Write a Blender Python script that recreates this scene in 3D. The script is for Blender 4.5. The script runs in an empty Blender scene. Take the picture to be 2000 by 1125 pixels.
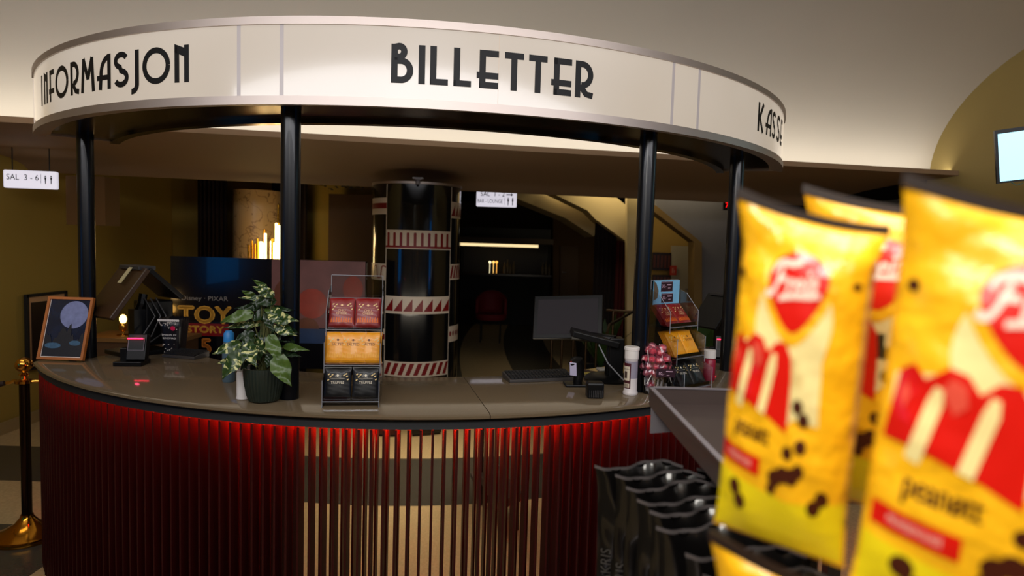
import bpy, bmesh, math, random
from mathutils import Vector, Matrix
random.seed(7)
PI = math.pi
sc = bpy.context.scene
COL = sc.collection

# ------------------------------------------------------------------ camera
F_PX, PITCH, ROLL, EYE = 1268.6, -.0679, .0296, 1.75
cp, sp, cr, sr = math.cos(PITCH), math.sin(PITCH), math.cos(ROLL), math.sin(ROLL)
_r = Vector((1, 0, 0)); _f = Vector((0, cp, sp)); _u = Vector((0, -sp, cp))
RIGHT = cr*_r + sr*_u; UP = -sr*_r + cr*_u; FWD = _f
cam = bpy.data.cameras.new('camera'); camo = bpy.data.objects.new('camera', cam); COL.objects.link(camo)
m = Matrix.Identity(4)
for i, v in enumerate((RIGHT, UP, -FWD)):
    for k in range(3): m[k][i] = v[k]
m[2][3] = EYE
camo.matrix_world = m
cam.sensor_width = 36; cam.sensor_fit = 'HORIZONTAL'; cam.lens = F_PX/2000*36
cam.clip_start = .02; cam.clip_end = 100
cam.dof.use_dof = True; cam.dof.focus_distance = 2.62; cam.dof.aperture_fstop = 2.9
sc.camera = camo
# ------------------------------------------------------------------ world and exposure
w = bpy.data.worlds.new('world'); sc.world = w; w.use_nodes = True
w.node_tree.nodes['Background'].inputs[0].default_value = (.9, .75, .55, 1)
w.node_tree.nodes['Background'].inputs[1].default_value = .008
sc.view_settings.view_transform = 'Standard'; sc.view_settings.look = 'None'
sc.view_settings.exposure = 0; sc.view_settings.gamma = 1
# ------------------------------------------------------------------ lights of the hall and added fill lights
def lin(c):
    return tuple((x/12.92 if x <= .04045 else ((x+.055)/1.055)**2.4) for x in [k/255 for k in c])
def area(name, loc, target, sx, sy, power, color=(1, 1, 1), spread=PI):
    l = bpy.data.lights.new(name, 'AREA'); l.shape = 'RECTANGLE'; l.size = sx; l.size_y = sy
    l.energy = power; l.color = color; l.spread = spread
    o = bpy.data.objects.new(name, l); COL.objects.link(o); o.location = loc
    d = Vector(target)-Vector(loc); o.rotation_euler = d.to_track_quat('-Z', 'Y').to_euler(); return o
def spot(name, loc, target, power, angle, color=(1, 1, 1), blend=.6, r=.05):
    l = bpy.data.lights.new(name, 'SPOT'); l.energy = power; l.spot_size = math.radians(angle); l.spot_blend = blend
    l.color = color; l.shadow_soft_size = r
    o = bpy.data.objects.new(name, l); COL.objects.link(o); o.location = loc
    d = Vector(target)-Vector(loc); o.rotation_euler = d.to_track_quat('-Z', 'Y').to_euler(); return o
def point(name, loc, power, color=(1, 1, 1), r=.1):
    l = bpy.data.lights.new(name, 'POINT'); l.energy = power; l.color = color; l.shadow_soft_size = r
    o = bpy.data.objects.new(name, l); COL.objects.link(o); o.location = loc; return o
WARM = (1, .82, .60); NEUT = (1, .93, .84)
E = Vector((math.cos(math.radians(10.4)), math.sin(math.radians(10.4)), 0))     # the long direction of the back structures
N = Vector((-E.y, E.x, 0))                                                      # away from the camera
LIP = Vector((0, 4.95, 0))
# cove tube hidden behind the ledge, washing up the vault
mid = LIP + E*(-.6) + N*.10
cv = (N*.75+Vector((0, 0, .66))).normalized()
area('cove_light', (mid.x, mid.y, 2.478), (mid.x, mid.y, 3.4), 10.0, .04, 17, (1, .92, .80)).rotation_euler = Matrix((E, -cv.cross(E), -cv)).transposed().to_euler()
area('ceiling_fill', (.0, .2, 2.75), (0, 2.4, 3.5), 7, .5, 105, (.97, .96, 1))  # unseen fill added above the camera to lift the ceiling
area('ledge_fill', (-.3, 3.35, .92), (-.2, 4.7, 2.5), 3.6, .25, 11, (1, .88, .70))  # added fill behind the counter, brightens the underside of the ledge
area('foyer_downlight', (-.3, .2, 3.35), (-.3, .1, 0), 2.6, 1.2, 22, NEUT, math.radians(60))
area('bag_fill', (-.45, -.55, 2.55), (.26, .48, 1.62), .6, .4, 8.2, (1, .95, .86), math.radians(100))  # added light from behind the camera, aimed at the yellow bags
area('lobby_side_light', (-3.0, 3.0, 3.0), (-3.0, 4.6, 0), 1.5, .5, 3, WARM, math.radians(110))

# ------------------------------------------------------------------ pixel helper: a direction of view turned into a point on a known plane
def ray(px, py): return RIGHT*((px-1000)/F_PX) + UP*((562.5-py)/F_PX) + FWD
def W(px, py, z=None, Y=None):
    d = ray(px, py); o = Vector((0, 0, EYE))
    return o + d*((z-EYE)/d.z) if z is not None else o + d*(Y/d.y)
CX, CY = -.588, 4.725
def P(R, deg, z): a = math.radians(deg); return Vector((CX+R*math.sin(a), CY-R*math.cos(a), z))

# ------------------------------------------------------------------ materials
MATS = {}
def mat(name, col, rough=.5, metal=0, emit=None, es=0, noise=0, nscale=8, coat=0, spec=.5, bump=0, bscale=40, trans=0, alpha=1, aniso=0):
    if name in MATS: return MATS[name]
    m = bpy.data.materials.new(name); m.use_nodes = True; nt = m.node_tree; b = nt.nodes['Principled BSDF']
    c = lin(col); b.inputs['Base Color'].default_value = (*c, 1)
    b.inputs['Roughness'].default_value = rough; b.inputs['Metallic'].default_value = metal
    b.inputs['Coat Weight'].default_value = coat; b.inputs['Coat Roughness'].default_value = .03
    b.inputs['Specular IOR Level'].default_value = spec
    b.inputs['Transmission Weight'].default_value = trans
    b.inputs['Alpha'].default_value = alpha
    if emit: b.inputs['Emission Color'].default_value = (*lin(emit), 1); b.inputs['Emission Strength'].default_value = es
    tc = nt.nodes.new('ShaderNodeTexCoord')
    n = nt.nodes.new('ShaderNodeTexNoise'); n.inputs['Scale'].default_value = nscale; n.inputs['Detail'].default_value = 4
    nt.links.new(tc.outputs['Object'], n.inputs['Vector'])
    if noise:
        mx = nt.nodes.new('ShaderNodeMix'); mx.data_type = 'RGBA'
        mx.inputs[6].default_value = (*[x*(1-noise) for x in c], 1); mx.inputs[7].default_value = (*[min(1, x*(1+noise)) for x in c], 1)
        nt.links.new(n.outputs[0], mx.inputs[0]); nt.links.new(mx.outputs[2], b.inputs['Base Color'])
    if bump:
        n2 = nt.nodes.new('ShaderNodeTexNoise'); n2.inputs['Scale'].default_value = bscale
        nt.links.new(tc.outputs['Object'], n2.inputs['Vector'])
        bp = nt.nodes.new('ShaderNodeBump'); bp.inputs['Strength'].default_value = bump; bp.inputs['Distance'].default_value = .01
        nt.links.new(n2.outputs[0], bp.inputs['Height']); nt.links.new(bp.outputs[0], b.inputs['Normal'])
    MATS[name] = m; return m
def clear(name, tint=(255, 255, 255), refl=.12, rough=.05):
    if name in MATS: return MATS[name]
    m = bpy.data.materials.new(name); m.use_nodes = True; nt = m.node_tree; nt.nodes.clear()
    o = nt.nodes.new('ShaderNodeOutputMaterial'); t = nt.nodes.new('ShaderNodeBsdfTransparent'); g = nt.nodes.new('ShaderNodeBsdfGlossy')
    t.inputs[0].default_value = (*lin(tint), 1); g.inputs['Roughness'].default_value = rough
    f = nt.nodes.new('ShaderNodeFresnel'); f.inputs[0].default_value = 1.45
    a = nt.nodes.new('ShaderNodeMath'); a.operation = 'ADD'; a.inputs[1].default_value = refl
    mx = nt.nodes.new('ShaderNodeMixShader')
    nt.links.new(f.outputs[0], a.inputs[0]); nt.links.new(a.outputs[0], mx.inputs[0])
    nt.links.new(t.outputs[0], mx.inputs[1]); nt.links.new(g.outputs[0], mx.inputs[2]); nt.links.new(mx.outputs[0], o.inputs[0])
    MATS[name] = m; return m
def wrapper(name, tint, df):
    m = clear(name, (255, 236, 240), .12, .25); nt = m.node_tree; o = [n for n in nt.nodes if n.type == 'OUTPUT_MATERIAL'][0]
    prev = o.inputs[0].links[0].from_socket; d = nt.nodes.new('ShaderNodeBsdfDiffuse'); d.inputs[0].default_value = (*lin(tint), 1)
    mx = nt.nodes.new('ShaderNodeMixShader'); mx.inputs[0].default_value = df; nt.links.new(prev, mx.inputs[1]); nt.links.new(d.outputs[0], mx.inputs[2]); nt.links.new(mx.outputs[0], o.inputs[0]); return m
ceil_m = mat('plaster_ceiling', (206, 199, 186), .9, noise=.03, nscale=1.5)
brown_m = mat('plaster_soffit', (150, 122, 92), .75, noise=.03, nscale=2)
ochre_m = mat('ochre_wall', (150, 126, 52), .8, noise=.05, nscale=2)
endw_m = mat('cream_end_wall', (158, 138, 82), .85, noise=.04, nscale=2)
black_m = mat('black_plastic', (8, 8, 9), .38, spec=.3)
blackm_m = mat('black_matte', (9, 9, 10), .7)
grey_m = mat('dark_grey', (48, 46, 46), .45)
white_m = mat('white_plastic', (228, 222, 216), .35)
brass_m = mat('brass', (205, 150, 62), .16, 1)
metal_m = mat('brushed_steel', (188, 176, 168), .48, 1, noise=.06, nscale=3)
bronze_m = mat('bronze_soffit', (74, 60, 46), .22, .85, noise=.08, nscale=2)
pole_m = mat('black_glossy_paint', (6, 8, 13), .3, coat=.12, spec=.35)
clear_m = clear('clear_acrylic', (246, 247, 250), .045, .03)
clearwrap_m = clear('clear_wrap', (250, 240, 240), .10, .12)
edge_m = mat('acrylic_edge', (170, 172, 178), .2, alpha=.55)
red_m = mat('dark_red_lacquer', (52, 4, 3), .5, noise=.05, spec=.3)
stone_m = mat('beige_stone', (110, 95, 74), .09, noise=.10, nscale=140, spec=.55)

# ------------------------------------------------------------------ mesh helper
class MB:
    def __init__(s): s.v = []; s.f = []; s.m = []; s.M = Matrix.Identity(4); s.k = 0
    def add(s, vs, fs):
        b = len(s.v); s.v += [s.M @ Vector(v) for v in vs]; s.f += [tuple(b+i for i in f) for f in fs]; s.m += [s.k]*len(fs); return s
    def box(s, c, d, M=None):
        x, y, z = [k/2 for k in d]; c = Vector(c)
        vs = [Vector((a, b, e)) for a in (-x, x) for b in (-y, y) for e in (-z, z)]
        if M: vs = [M @ v for v in vs]
        return s.add([v+c for v in vs], [(0, 1, 3, 2), (4, 6, 7, 5), (0, 4, 5, 1), (2, 3, 7, 6), (0, 2, 6, 4), (1, 5, 7, 3)])
    def lathe(s, prof, n=32, c=(0, 0, 0)):
        c = Vector(c); vs = []; fs = []; k = len(prof)
        for i in range(n):
            a = 2*PI*i/n
            for r, z in prof: vs.append(c+Vector((r*math.cos(a), r*math.sin(a), z)))
        for i in range(n):
            j = (i+1) % n
            for q in range(k-1): fs.append((i*k+q, j*k+q, j*k+q+1, i*k+q+1))
        if prof[0][0] > 1e-5: fs.append(tuple(i*k for i in range(n))[::-1])
        if prof[-1][0] > 1e-5: fs.append(tuple(i*k+k-1 for i in range(n)))
        return s.add(vs, fs)
    def cyl(s, c, r, h, n=24): return s.lathe([(r, 0), (r, h)], n, c)
    def tube(s, pts, r, n=8, closed=False):
        pts = [Vector(p) for p in pts]; L = len(pts); vs = []; fs = []; prev = None
        for i, p in enumerate(pts):
            t = (pts[min(i+1, L-1)]-pts[max(i-1, 0)]).normalized()
            a = prev if prev else (Vector((0, 0, 1)) if abs(t.z) < .9 else Vector((1, 0, 0)))
            x = (a - t*a.dot(t)).normalized(); prev = x; y = t.cross(x); rr = r[i] if isinstance(r, (list, tuple)) else r
            for k in range(n):
                q = 2*PI*k/n; vs.append(p + x*math.cos(q)*rr + y*math.sin(q)*rr)
        for i in range(L-1):
            for k in range(n): fs.append((i*n+k, i*n+(k+1) % n, (i+1)*n+(k+1) % n, (i+1)*n+k))
        fs += [tuple(range(n))[::-1], tuple((L-1)*n+k for k in range(n))]
        return s.add(vs, fs)
    def prism(s, pts, vec):
        n = len(pts); pts = [Vector(p) for p in pts]; vec = Vector(vec)
        return s.add(pts+[p+vec for p in pts], [tuple(range(n))[::-1], tuple(range(n, 2*n))]+[(i, (i+1) % n, (i+1) % n+n, i+n) for i in range(n)])
    def sphere(s, c, r, n=20, sz=1):
        return s.lathe([(r*math.sin(PI*i/(n//2))+(0 if 0 < i < n//2 else 0), -r*sz*math.cos(PI*i/(n//2))) for i in range(n//2+1)], n, c)
    def ring(s, prof, a0, a1, n):
        """closed profile (radius, z) swept about the counter's centre from a0 to a1 degrees"""
        k = len(prof); vs = []; fs = []
        for i in range(n+1):
            a = a0+(a1-a0)*i/n
            for r, z in prof: vs.append(P(r, a, z))
        for i in range(n):
            for q in range(k): fs.append((i*k+q, (i+1)*k+q, (i+1)*k+(q+1) % k, i*k+(q+1) % k))
        fs += [tuple(range(k)), tuple(n*k+q for q in range(k))[::-1]]
        return s.add(vs, fs)
    def grid(s, fn, nu, nv):
        vs = [fn(i/nu, j/nv) for j in range(nv+1) for i in range(nu+1)]
        return s.add(vs, [(j*(nu+1)+i, j*(nu+1)+i+1, (j+1)*(nu+1)+i+1, (j+1)*(nu+1)+i) for j in range(nv) for i in range(nu)])
    def build(s, name, mats, parent=None, smooth=40, bevel=0):
        me = bpy.data.meshes.new(name); me.from_pydata([tuple(v) for v in s.v], [], s.f)
        bm = bmesh.new(); bm.from_mesh(me); bmesh.ops.remove_doubles(bm, verts=bm.verts, dist=1e-6)
        bmesh.ops.recalc_face_normals(bm, faces=bm.faces) if smooth is not None and smooth >= 0 else None
        bm.to_mesh(me); bm.free()
        if not isinstance(mats, (list, tuple)): mats = [mats]
        for x in mats: me.materials.append(x)
        if len(mats) > 1 and len(me.polygons) == len(s.m):
            for p, k in zip(me.polygons, s.m): p.material_index = k
        if smooth:
            me.shade_smooth(); me.set_sharp_from_angle(angle=math.radians(abs(smooth)))
        o = bpy.data.objects.new(name, me); COL.objects.link(o)
        if parent: o.parent = parent
        if bevel:
            b = o.modifiers.new('bevel', 'BEVEL'); b.width = bevel; b.segments = 2; b.limit_method = 'ANGLE'
        return o
def tag(o, label=None, cat=None, group=None, kind=None):
    if label: o['label'] = label
    if cat: o['category'] = cat
    if group: o['group'] = group
    if kind: o['kind'] = kind
    return o
def empty(name, loc, rz=0, label=None, cat=None, group=None, rot=None):
    o = bpy.data.objects.new(name, None); COL.objects.link(o); o.location = loc; o.empty_display_size = .05
    o.rotation_euler = rot if rot else (0, 0, rz); return tag(o, label, cat, group)
def copy_tree(o, kids, loc, rot, label, group=None):
    c = o.copy(); COL.objects.link(c); c.location = loc; c.rotation_euler = rot; tag(c, label, None, group)
    for ch in kids[o]:
        d = ch.copy(); COL.objects.link(d); d.parent = c
        for g in kids.get(ch, ()):
            e = g.copy(); COL.objects.link(e); e.parent = d
    return c
def struct(o): o['kind'] = 'structure'; return o
bpy.context.view_layer.update()

# ---- flat shapes (lists of 2D polygons) for lettering and print
def stroke(pts, w, cap=0):
    out = []
    pts = [Vector(p) for p in pts]
    n = len(pts); L = []; R = []
    for i, p in enumerate(pts):
        t = (pts[min(i+1, n-1)]-pts[max(i-1, 0)]).normalized(); q = Vector((-t.y, t.x)); L.append(p+q*w/2); R.append(p-q*w/2)
    for i in range(n-1): out.append([R[i], R[i+1], L[i+1], L[i]])
    return out
def arcp(cx, cy, rx, ry, a0, a1, n=20): return [(cx+rx*math.cos(math.radians(a0+(a1-a0)*i/n)), cy+ry*math.sin(math.radians(a0+(a1-a0)*i/n))) for i in range(n+1)]
def rect(x0, y0, x1, y1): return [[(x0, y0), (x1, y0), (x1, y1), (x0, y1)]]
def disc(cx, cy, rx, ry, n=20): return [arcp(cx, cy, rx, ry, 0, 360-360/n, n-1)]
def glyph(ch, w, h, s):
    """art deco capitals in a box w by h with stroke s"""
    o = []
    if ch == 'I': o += rect(0, 0, min(s, w), h)
    elif ch == 'L': o += rect(0, 0, s, h)+rect(0, 0, w, s*.95)
    elif ch == 'T': o += rect(0, h-s, w, h)+rect(w/2-s/2, 0, w/2+s/2, h)
    elif ch in 'EF':
        a = w*.12
        o += rect(a, 0, a+s, h)+rect(a, h-s, w, h)+rect(0, h*.25, w, h*.25+s)
        if ch == 'E': o += rect(a, 0, w, s)
    elif ch == 'B':
        o += rect(0, 0, s, h)
        cy = h*.33; o += stroke([(s*.5, s/2)]+arcp(w*.45, cy, w*.55-s/2, cy-s/2, -90, 90)+[(s*.5, 2*cy-s/2)], s)
        cy2 = h*.81; ry = h*.19-s/2; o += stroke([(s*.5, h-s/2)]+arcp(w*.36, cy2, w*.22, ry*1.3, 90, -90, 12)+[(s*.5, cy2-ry*1.3)], s)
    elif ch == 'R':
        o += rect(0, 0, s, h); cy = h*.63
        o += stroke([(s*.5, h-s/2)]+arcp(w*.38, cy, w*.62-s/2, h-s/2-cy, 90, -90)+[(w*.34, 2*cy-h+s/2)], s)
        o += stroke([(w*.32, h*.36), (w*.45, h*.22), (w*.62, h*.11), (w*.82, s*.55), (w, s*.45)], s)
    elif ch == 'N': o += rect(0, 0, s, h*.98)+rect(w-s, 0, w, h)+[[(0, h*1.04), (0, h*.98-s), (w-s*.6, h*.66), (w-s*.6, h*.66+s*1.5)]]
    elif ch == 'O': o += stroke(arcp(w/2, h/2, w/2-s/2, h/2-s/2, 0, 360, 40), s)
    elif ch == 'M': o += stroke([(s*.5, 0), (w*.22, h)], s)+stroke([(w-s*.5, 0), (w*.80, h)], s)+stroke([(w*.20, h), (w*.52, h*.38)], s)+stroke([(w*.82, h), (w*.52, h*.38)], s)
    elif ch == 'A': o += rect(w-s, 0, w, h)+stroke([(w, h-s/2)]+arcp(w*.92, h*.42, w*.62, h*.58-s/2, 90, 180)+[(w*.24, 0)], s)+rect(0, h*.27, w, h*.27+s*.9)
    elif ch == 'S':
        a = h*.5+s*.05
        o += stroke(arcp(w*.52, h*.745, w*.36, h*.255-s/2, 25, 270, 22)[:-1]+arcp(w*.5, h*.27, w*.5-s/2, h*.27-s/2, 90, -155, 24), s)
    elif ch == 'J': o += rect(w-s, h*.02, w, h)+stroke(arcp(w*.30, h*.05, w*.70-s/2, h*.20, 0, -95), s)
    elif ch == 'K': o += rect(0, 0, s, h)+stroke([(w-s*.5, h), (s*.8, h*.42)], s)+stroke([(s*.9, h*.55), (w-s*.4, 0)], s)
    return o
_fonts = {}
def text_polys(txt, size, align='CENTER'):
    """outline triangles of a line of text, centred, cap height about size"""
    key = (txt, align)
    if key not in _fonts:
        c = bpy.data.curves.new('t', 'FONT'); c.body = txt; c.size = 1; c.align_x = align; c.align_y = 'CENTER'; c.resolution_u = 3
        o = bpy.data.objects.new('t', c); COL.objects.link(o); bpy.context.view_layer.update()
        me = bpy.data.meshes.new_from_object(o)
        _fonts[key] = [[me.vertices[i].co.xy.copy() for i in p.vertices] for p in me.polygons]
        bpy.data.objects.remove(o); bpy.data.curves.remove(c); bpy.data.meshes.remove(me)
    return [[q*size*1.4 for q in p] for p in _fonts[key]]
def shift(polys, dx=0, dy=0, sx=1, sy=1, rot=0, shear=0):
    c, s = math.cos(rot), math.sin(rot); out = []
    for p in polys:
        q = []
        for v in p: x, y = v[0]*sx+v[1]*shear, v[1]*sy; q.append((x*c-y*s+dx, x*s+y*c+dy))
        out.append(q)
    return out
def decal(name, polys, fn, material, parent=None, cut=None, thick=0):
    """maps flat polygons through fn(x, y) onto a surface, cut finely enough to follow it"""
    bm = bmesh.new()
    for p in polys:
        try: bm.faces.new([bm.verts.new((v[0], v[1], 0)) for v in p])
        except ValueError: pass
    bmesh.ops.triangulate(bm, faces=bm.faces)
    bmesh.ops.recalc_face_normals(bm, faces=bm.faces)
    for f in bm.faces:
        if f.normal.z < 0: f.normal_flip()
    if cut and bm.verts:
        xs = [v.co.x for v in bm.verts]; ys = [v.co.y for v in bm.verts]
        for ax, lo, hi in ((0, min(xs), max(xs)), (1, min(ys), max(ys))):
            st = cut[ax]
            if not st: continue
            k = math.ceil(lo/st)
            while k*st < hi:
                n = [0, 0, 0]; n[ax] = 1; c = [0, 0, 0]; c[ax] = k*st
                bmesh.ops.bisect_plane(bm, geom=bm.verts[:]+bm.edges[:]+bm.faces[:], plane_co=c, plane_no=n, dist=1e-6); k += 1
    for v in bm.verts: v.co = Vector(fn(v.co.x, v.co.y))
    me = bpy.data.meshes.new(name); bm.to_mesh(me); bm.free(); me.materials.append(material)
    o = bpy.data.objects.new(name, me); COL.objects.link(o)
    if parent: o.parent = parent
    return o
def plane_fn(origin, ux, uy, off=.0008):
    origin, ux, uy = Vector(origin), Vector(ux).normalized(), Vector(uy).normalized(); n = ux.cross(uy)
    return lambda x, y: origin+ux*x+uy*y+n*off

# ================================================================== SETTING
# floor: terrazzo with broad curved bands
fm = bpy.data.materials.new('terrazzo_floor'); fm.use_nodes = True; nt = fm.node_tree; fb = nt.nodes['Principled BSDF']
fb.inputs['Roughness'].default_value = .22
geo = nt.nodes.new('ShaderNodeNewGeometry'); sep = nt.nodes.new('ShaderNodeSeparateXYZ'); nt.links.new(geo.outputs['Position'], sep.inputs[0])
def mth(op, a, b=None, c=None):
    n = nt.nodes.new('ShaderNodeMath'); n.operation = op
    for i, v in enumerate((a, b, c)):
        if v is None: continue
        if isinstance(v, (int, float)): n.inputs[i].default_value = v
        else: nt.links.new(v, n.inputs[i])
    return n.outputs[0]
X_, Y_ = sep.outputs[0], sep.outputs[1]
def dist(cx, cy): return mth('SQRT', mth('ADD', mth('POWER', mth('SUBTRACT', X_, cx), 2), mth('POWER', mth('SUBTRACT', Y_, cy), 2)))
def rng(v, a, b): return mth('MULTIPLY', mth('GREATER_THAN', v, a), mth('LESS_THAN', v, b))
r1 = dist(CX, CY); r2 = dist(27, 12)
front = mth('MULTIPLY', mth('LESS_THAN', Y_, 3.0), mth('ADD', rng(r1, 3.95, 4.9), mth('LESS_THAN', r1, 2.75)))
back = mth('MULTIPLY', mth('GREATER_THAN', Y_, 6.2), mth('SUBTRACT', 1, mth('ADD', rng(r2, 27.13, 27.85), rng(r2, 25.6, 26.4))))
left = mth('MULTIPLY', mth('LESS_THAN', X_, -2.4), mth('ADD', rng(Y_, 3.0, 3.75), rng(Y_, 4.42, 5.15)))
dark = mth('MINIMUM', mth('ADD', mth('ADD', front, back), left), 1)
nz = nt.nodes.new('ShaderNodeTexVoronoi'); nz.inputs['Scale'].default_value = 55; nt.links.new(geo.outputs['Position'], nz.inputs['Vector'])
mx = nt.nodes.new('ShaderNodeMix'); mx.data_type = 'RGBA'; mx.inputs[6].default_value = (*lin((196, 172, 128)), 1); mx.inputs[7].default_value = (*lin((72, 68, 60)), 1)
nt.links.new(dark, mx.inputs[0])
mx2 = nt.nodes.new('ShaderNodeMix'); mx2.data_type = 'RGBA'; mx2.blend_type = 'MULTIPLY'; mx2.inputs[0].default_value = .22
nt.links.new(mx.outputs[2], mx2.inputs[6]); nt.links.new(nz.outputs['Distance'], mx2.inputs[7]); nt.links.new(mx2.outputs[2], fb.inputs['Base Color'])
b = MB(); b.box((0, 8, -.05), (16, 28, .1)); struct(b.build('floor', fm, smooth=0))

def L3(s, t, z): v = LIP+E*s+N*t; return (v.x, v.y, z)
# vault: quarter ellipse rising from behind the ledge, then level over the hall
prof = [(.32-1.6*(1-math.cos(a)), 2.468+1.032*math.sin(a)) for a in [PI/2*i/24 for i in range(25)]]+[(-4, 3.5), (-8.5, 3.5)]
out = [(-8.5, 3.7), (-1.3, 3.7), (-.4, 3.6), (.2, 3.35), (.45, 2.9), (.45, 2.468)]
b = MB(); b.prism([L3(-6.2, t, z) for t, z in prof+out], E*10.08); struct(b.build('ceiling', ceil_m, smooth=30))
# ledge: cove lip, soffit sloping back and the beam face
b = MB(); sec = [(0, 2.49), (0, 2.45), (.15, 2.445), (.7, 2.43), (1.15, 2.40), (1.45, 2.36), (1.6, 2.32), (1.68, 2.268), (1.74, 2.268), (1.78, 2.9), (.46, 2.9), (.46, 2.465), (.025, 2.465), (.025, 2.49)]
b.prism([L3(-6.2, t, z) for t, z in sec], E*10.075); struct(b.build('trim_cove_ledge', brown_m, smooth=35))
# end wall at the right, closing the vault
b = MB(); b.prism([L3(3.88, .34, 0), L3(3.88, .34, 3.7), L3(3.88, -7, 3.7), L3(3.88, -7, 0)], E*.15); struct(b.build('wall_right', endw_m, smooth=0))
# walls behind and left
b = MB(); b.prism([(-4.38, -2, 0), (-4.33, 8.25, 0), (-4.33, 8.25, 2.6), (-4.38, -2, 3.7)], (-.15, 0, 0)); struct(b.build('wall_left', ochre_m, smooth=0))
b = MB(); b.box((-2.95, 8.35, 1.3), (2.9, .16, 2.6)); struct(b.build('wall_back_left', ochre_m, smooth=0))
b = MB(); b.box((-1.2, 8.2, 1.3), (.85, .16, 2.6)); struct(b.build('wall_back_centre', mat('brown_wall', (120, 84, 40), .8, noise=.05), smooth=0))
b = MB(); b.box((0, -3.6, 1.8), (16, .2, 3.8)); struct(b.build('wall_camera_side', endw_m, smooth=0))
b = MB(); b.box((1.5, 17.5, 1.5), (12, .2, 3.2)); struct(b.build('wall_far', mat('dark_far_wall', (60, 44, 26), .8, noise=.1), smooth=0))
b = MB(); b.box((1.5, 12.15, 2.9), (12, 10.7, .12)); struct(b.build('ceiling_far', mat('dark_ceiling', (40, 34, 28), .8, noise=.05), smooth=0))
# baseboard at the left wall
b = MB(); b.box((-4.31, 3, .05), (.03, 10, .10)); struct(b.build('baseboard_left', mat('marble_skirting', (150, 130, 90), .3, noise=.1), smooth=0))

# ================================================================== COUNTER
ctr = empty('reception_counter', P(2.0, 7, 0), 0, 'curved reception counter with beige stone top and dark red vertical slats', 'counter')
def reparent(o, root):      # keeps world coordinates of a mesh built in place
    o.parent = root; o.matrix_parent_inverse = (Matrix.Translation(root.location) @ root.rotation_euler.to_matrix().to_4x4()).inverted(); return o
b = MB(); b.ring([(2.335, 1.100), (2.35, 1.094), (2.35, 1.084), (2.345, 1.080), (1.66, 1.080), (1.65, 1.085), (1.65, 1.096), (1.655, 1.100)], -49, 12.75, 80)
reparent(b.build('worktop', stone_m, smooth=30), ctr)
b = MB(); b.ring([(2.335, 1.100), (2.35, 1.094), (2.35, 1.084), (2.345, 1.080), (1.66, 1.080), (1.65, 1.085), (1.65, 1.096), (1.655, 1.100)], 12.83, 78, 80)
reparent(b.build('worktop', stone_m, smooth=30), ctr)
b = MB(); b.ring([(2.315, 1.079), (2.33, 1.040), (1.70, 1.040), (1.70, 1.079)], -52, 77.5, 140)
reparent(b.build('shadow_gap', blackm_m, smooth=30), ctr)
mir = mat('mirror_panel', (235, 225, 205), .02, 1)
b = MB(); b.ring([(2.240, 1.04), (2.240, .0), (2.225, .0), (2.225, 1.04)], -5.3, 19.8, 60)
reparent(b.build('mirror_panel', mir, smooth=30), ctr)
for a0_, a1_ in ((-53.5, -5.3), (19.8, 77)): b = MB(); b.ring([(2.240, 1.04), (2.240, .0), (2.17, .0), (2.17, 1.04)], a0_, a1_, 60); reparent(b.build('back_panel', mat('red_backing', (44, 2, 2), .4), smooth=30), ctr)
b = MB(); a = -53.2
while a < 77:
    r0, r1_ = 2.268, 2.322; h = .004
    t = math.degrees(h/2.28)
    q = [P(r0, a-t, 0), P(r1_, a-t, 0), P(r1_, a+t, 0), P(r0, a+t, 0)]
    b.prism(q, (0, 0, 1.034)); a += 1.146
reparent(b.build('slats', red_m, smooth=0), ctr)
b = MB(); b.ring([(2.243, 1.039), (2.260, 1.039), (2.260, 1.034), (2.243, 1.034)], -53, 77, 140)
o = b.build('light_strip', mat('red_strip_light', (255, 30, 10), .5, emit=(255, 40, 16), es=130), smooth=30); reparent(o, ctr); tag(o, 'glowing red light strip under the edge')

# ================================================================== CANOPY SIGN
can = empty('canopy_sign', P(2.155, -8, 1.1), 0, 'round illuminated canopy sign on black poles above the counter', 'sign')
A0, A1 = -54.5, 71.5
def panel_mat():
    m = bpy.data.materials.new('backlit_acrylic'); m.use_nodes = True; n = m.node_tree; p = n.nodes['Principled BSDF']
    p.inputs['Base Color'].default_value = (.30, .28, .26, 1); p.inputs['Roughness'].default_value = .12; p.inputs['Coat Weight'].default_value = .1; p.inputs['Coat Roughness'].default_value = .02
    tc = n.nodes.new('ShaderNodeTexCoord'); nz = n.nodes.new('ShaderNodeTexNoise'); nz.inputs['Scale'].default_value = 1.3; n.links.new(tc.outputs['Object'], nz.inputs['Vector'])
    cr_ = n.nodes.new('ShaderNodeValToRGB'); cr_.color_ramp.elements[0].position = .3; cr_.color_ramp.elements[1].position = .7
    cr_.color_ramp.elements[0].color = (*lin((206, 186, 158)), 1); cr_.color_ramp.elements[1].color = (*lin((222, 206, 186)), 1)
    n.links.new(nz.outputs[0], cr_.inputs[0]); n.links.new(cr_.outputs[0], p.inputs['Emission Color']); p.inputs['Emission Strength'].default_value = .50
    return m
b = MB(); b.ring([(2.318, 2.263), (2.318, 2.524), (2.30, 2.524), (2.30, 2.263)], A0, A1, 150)
reparent(b.build('sign_panel', panel_mat(), smooth=30), can)
b = MB(); b.ring([(2.326, 2.522), (2.326, 2.55), (2.25, 2.55), (2.25, 2.522)], A0, A1, 150); reparent(b.build('upper_band', metal_m, smooth=30), can)
b = MB(); b.ring([(2.326, 2.234), (2.326, 2.266), (2.25, 2.266), (2.25, 2.245), (2.318, 2.234)], A0, A1, 150); reparent(b.build('lower_band', metal_m, smooth=30), can)
b = MB(); b.ring([(2.29, 2.250), (2.29, 2.262), (1.97, 2.262), (1.97, 2.246)], A0+.3, A1-.3, 150); reparent(b.build('soffit', bronze_m, smooth=30), can)
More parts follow.
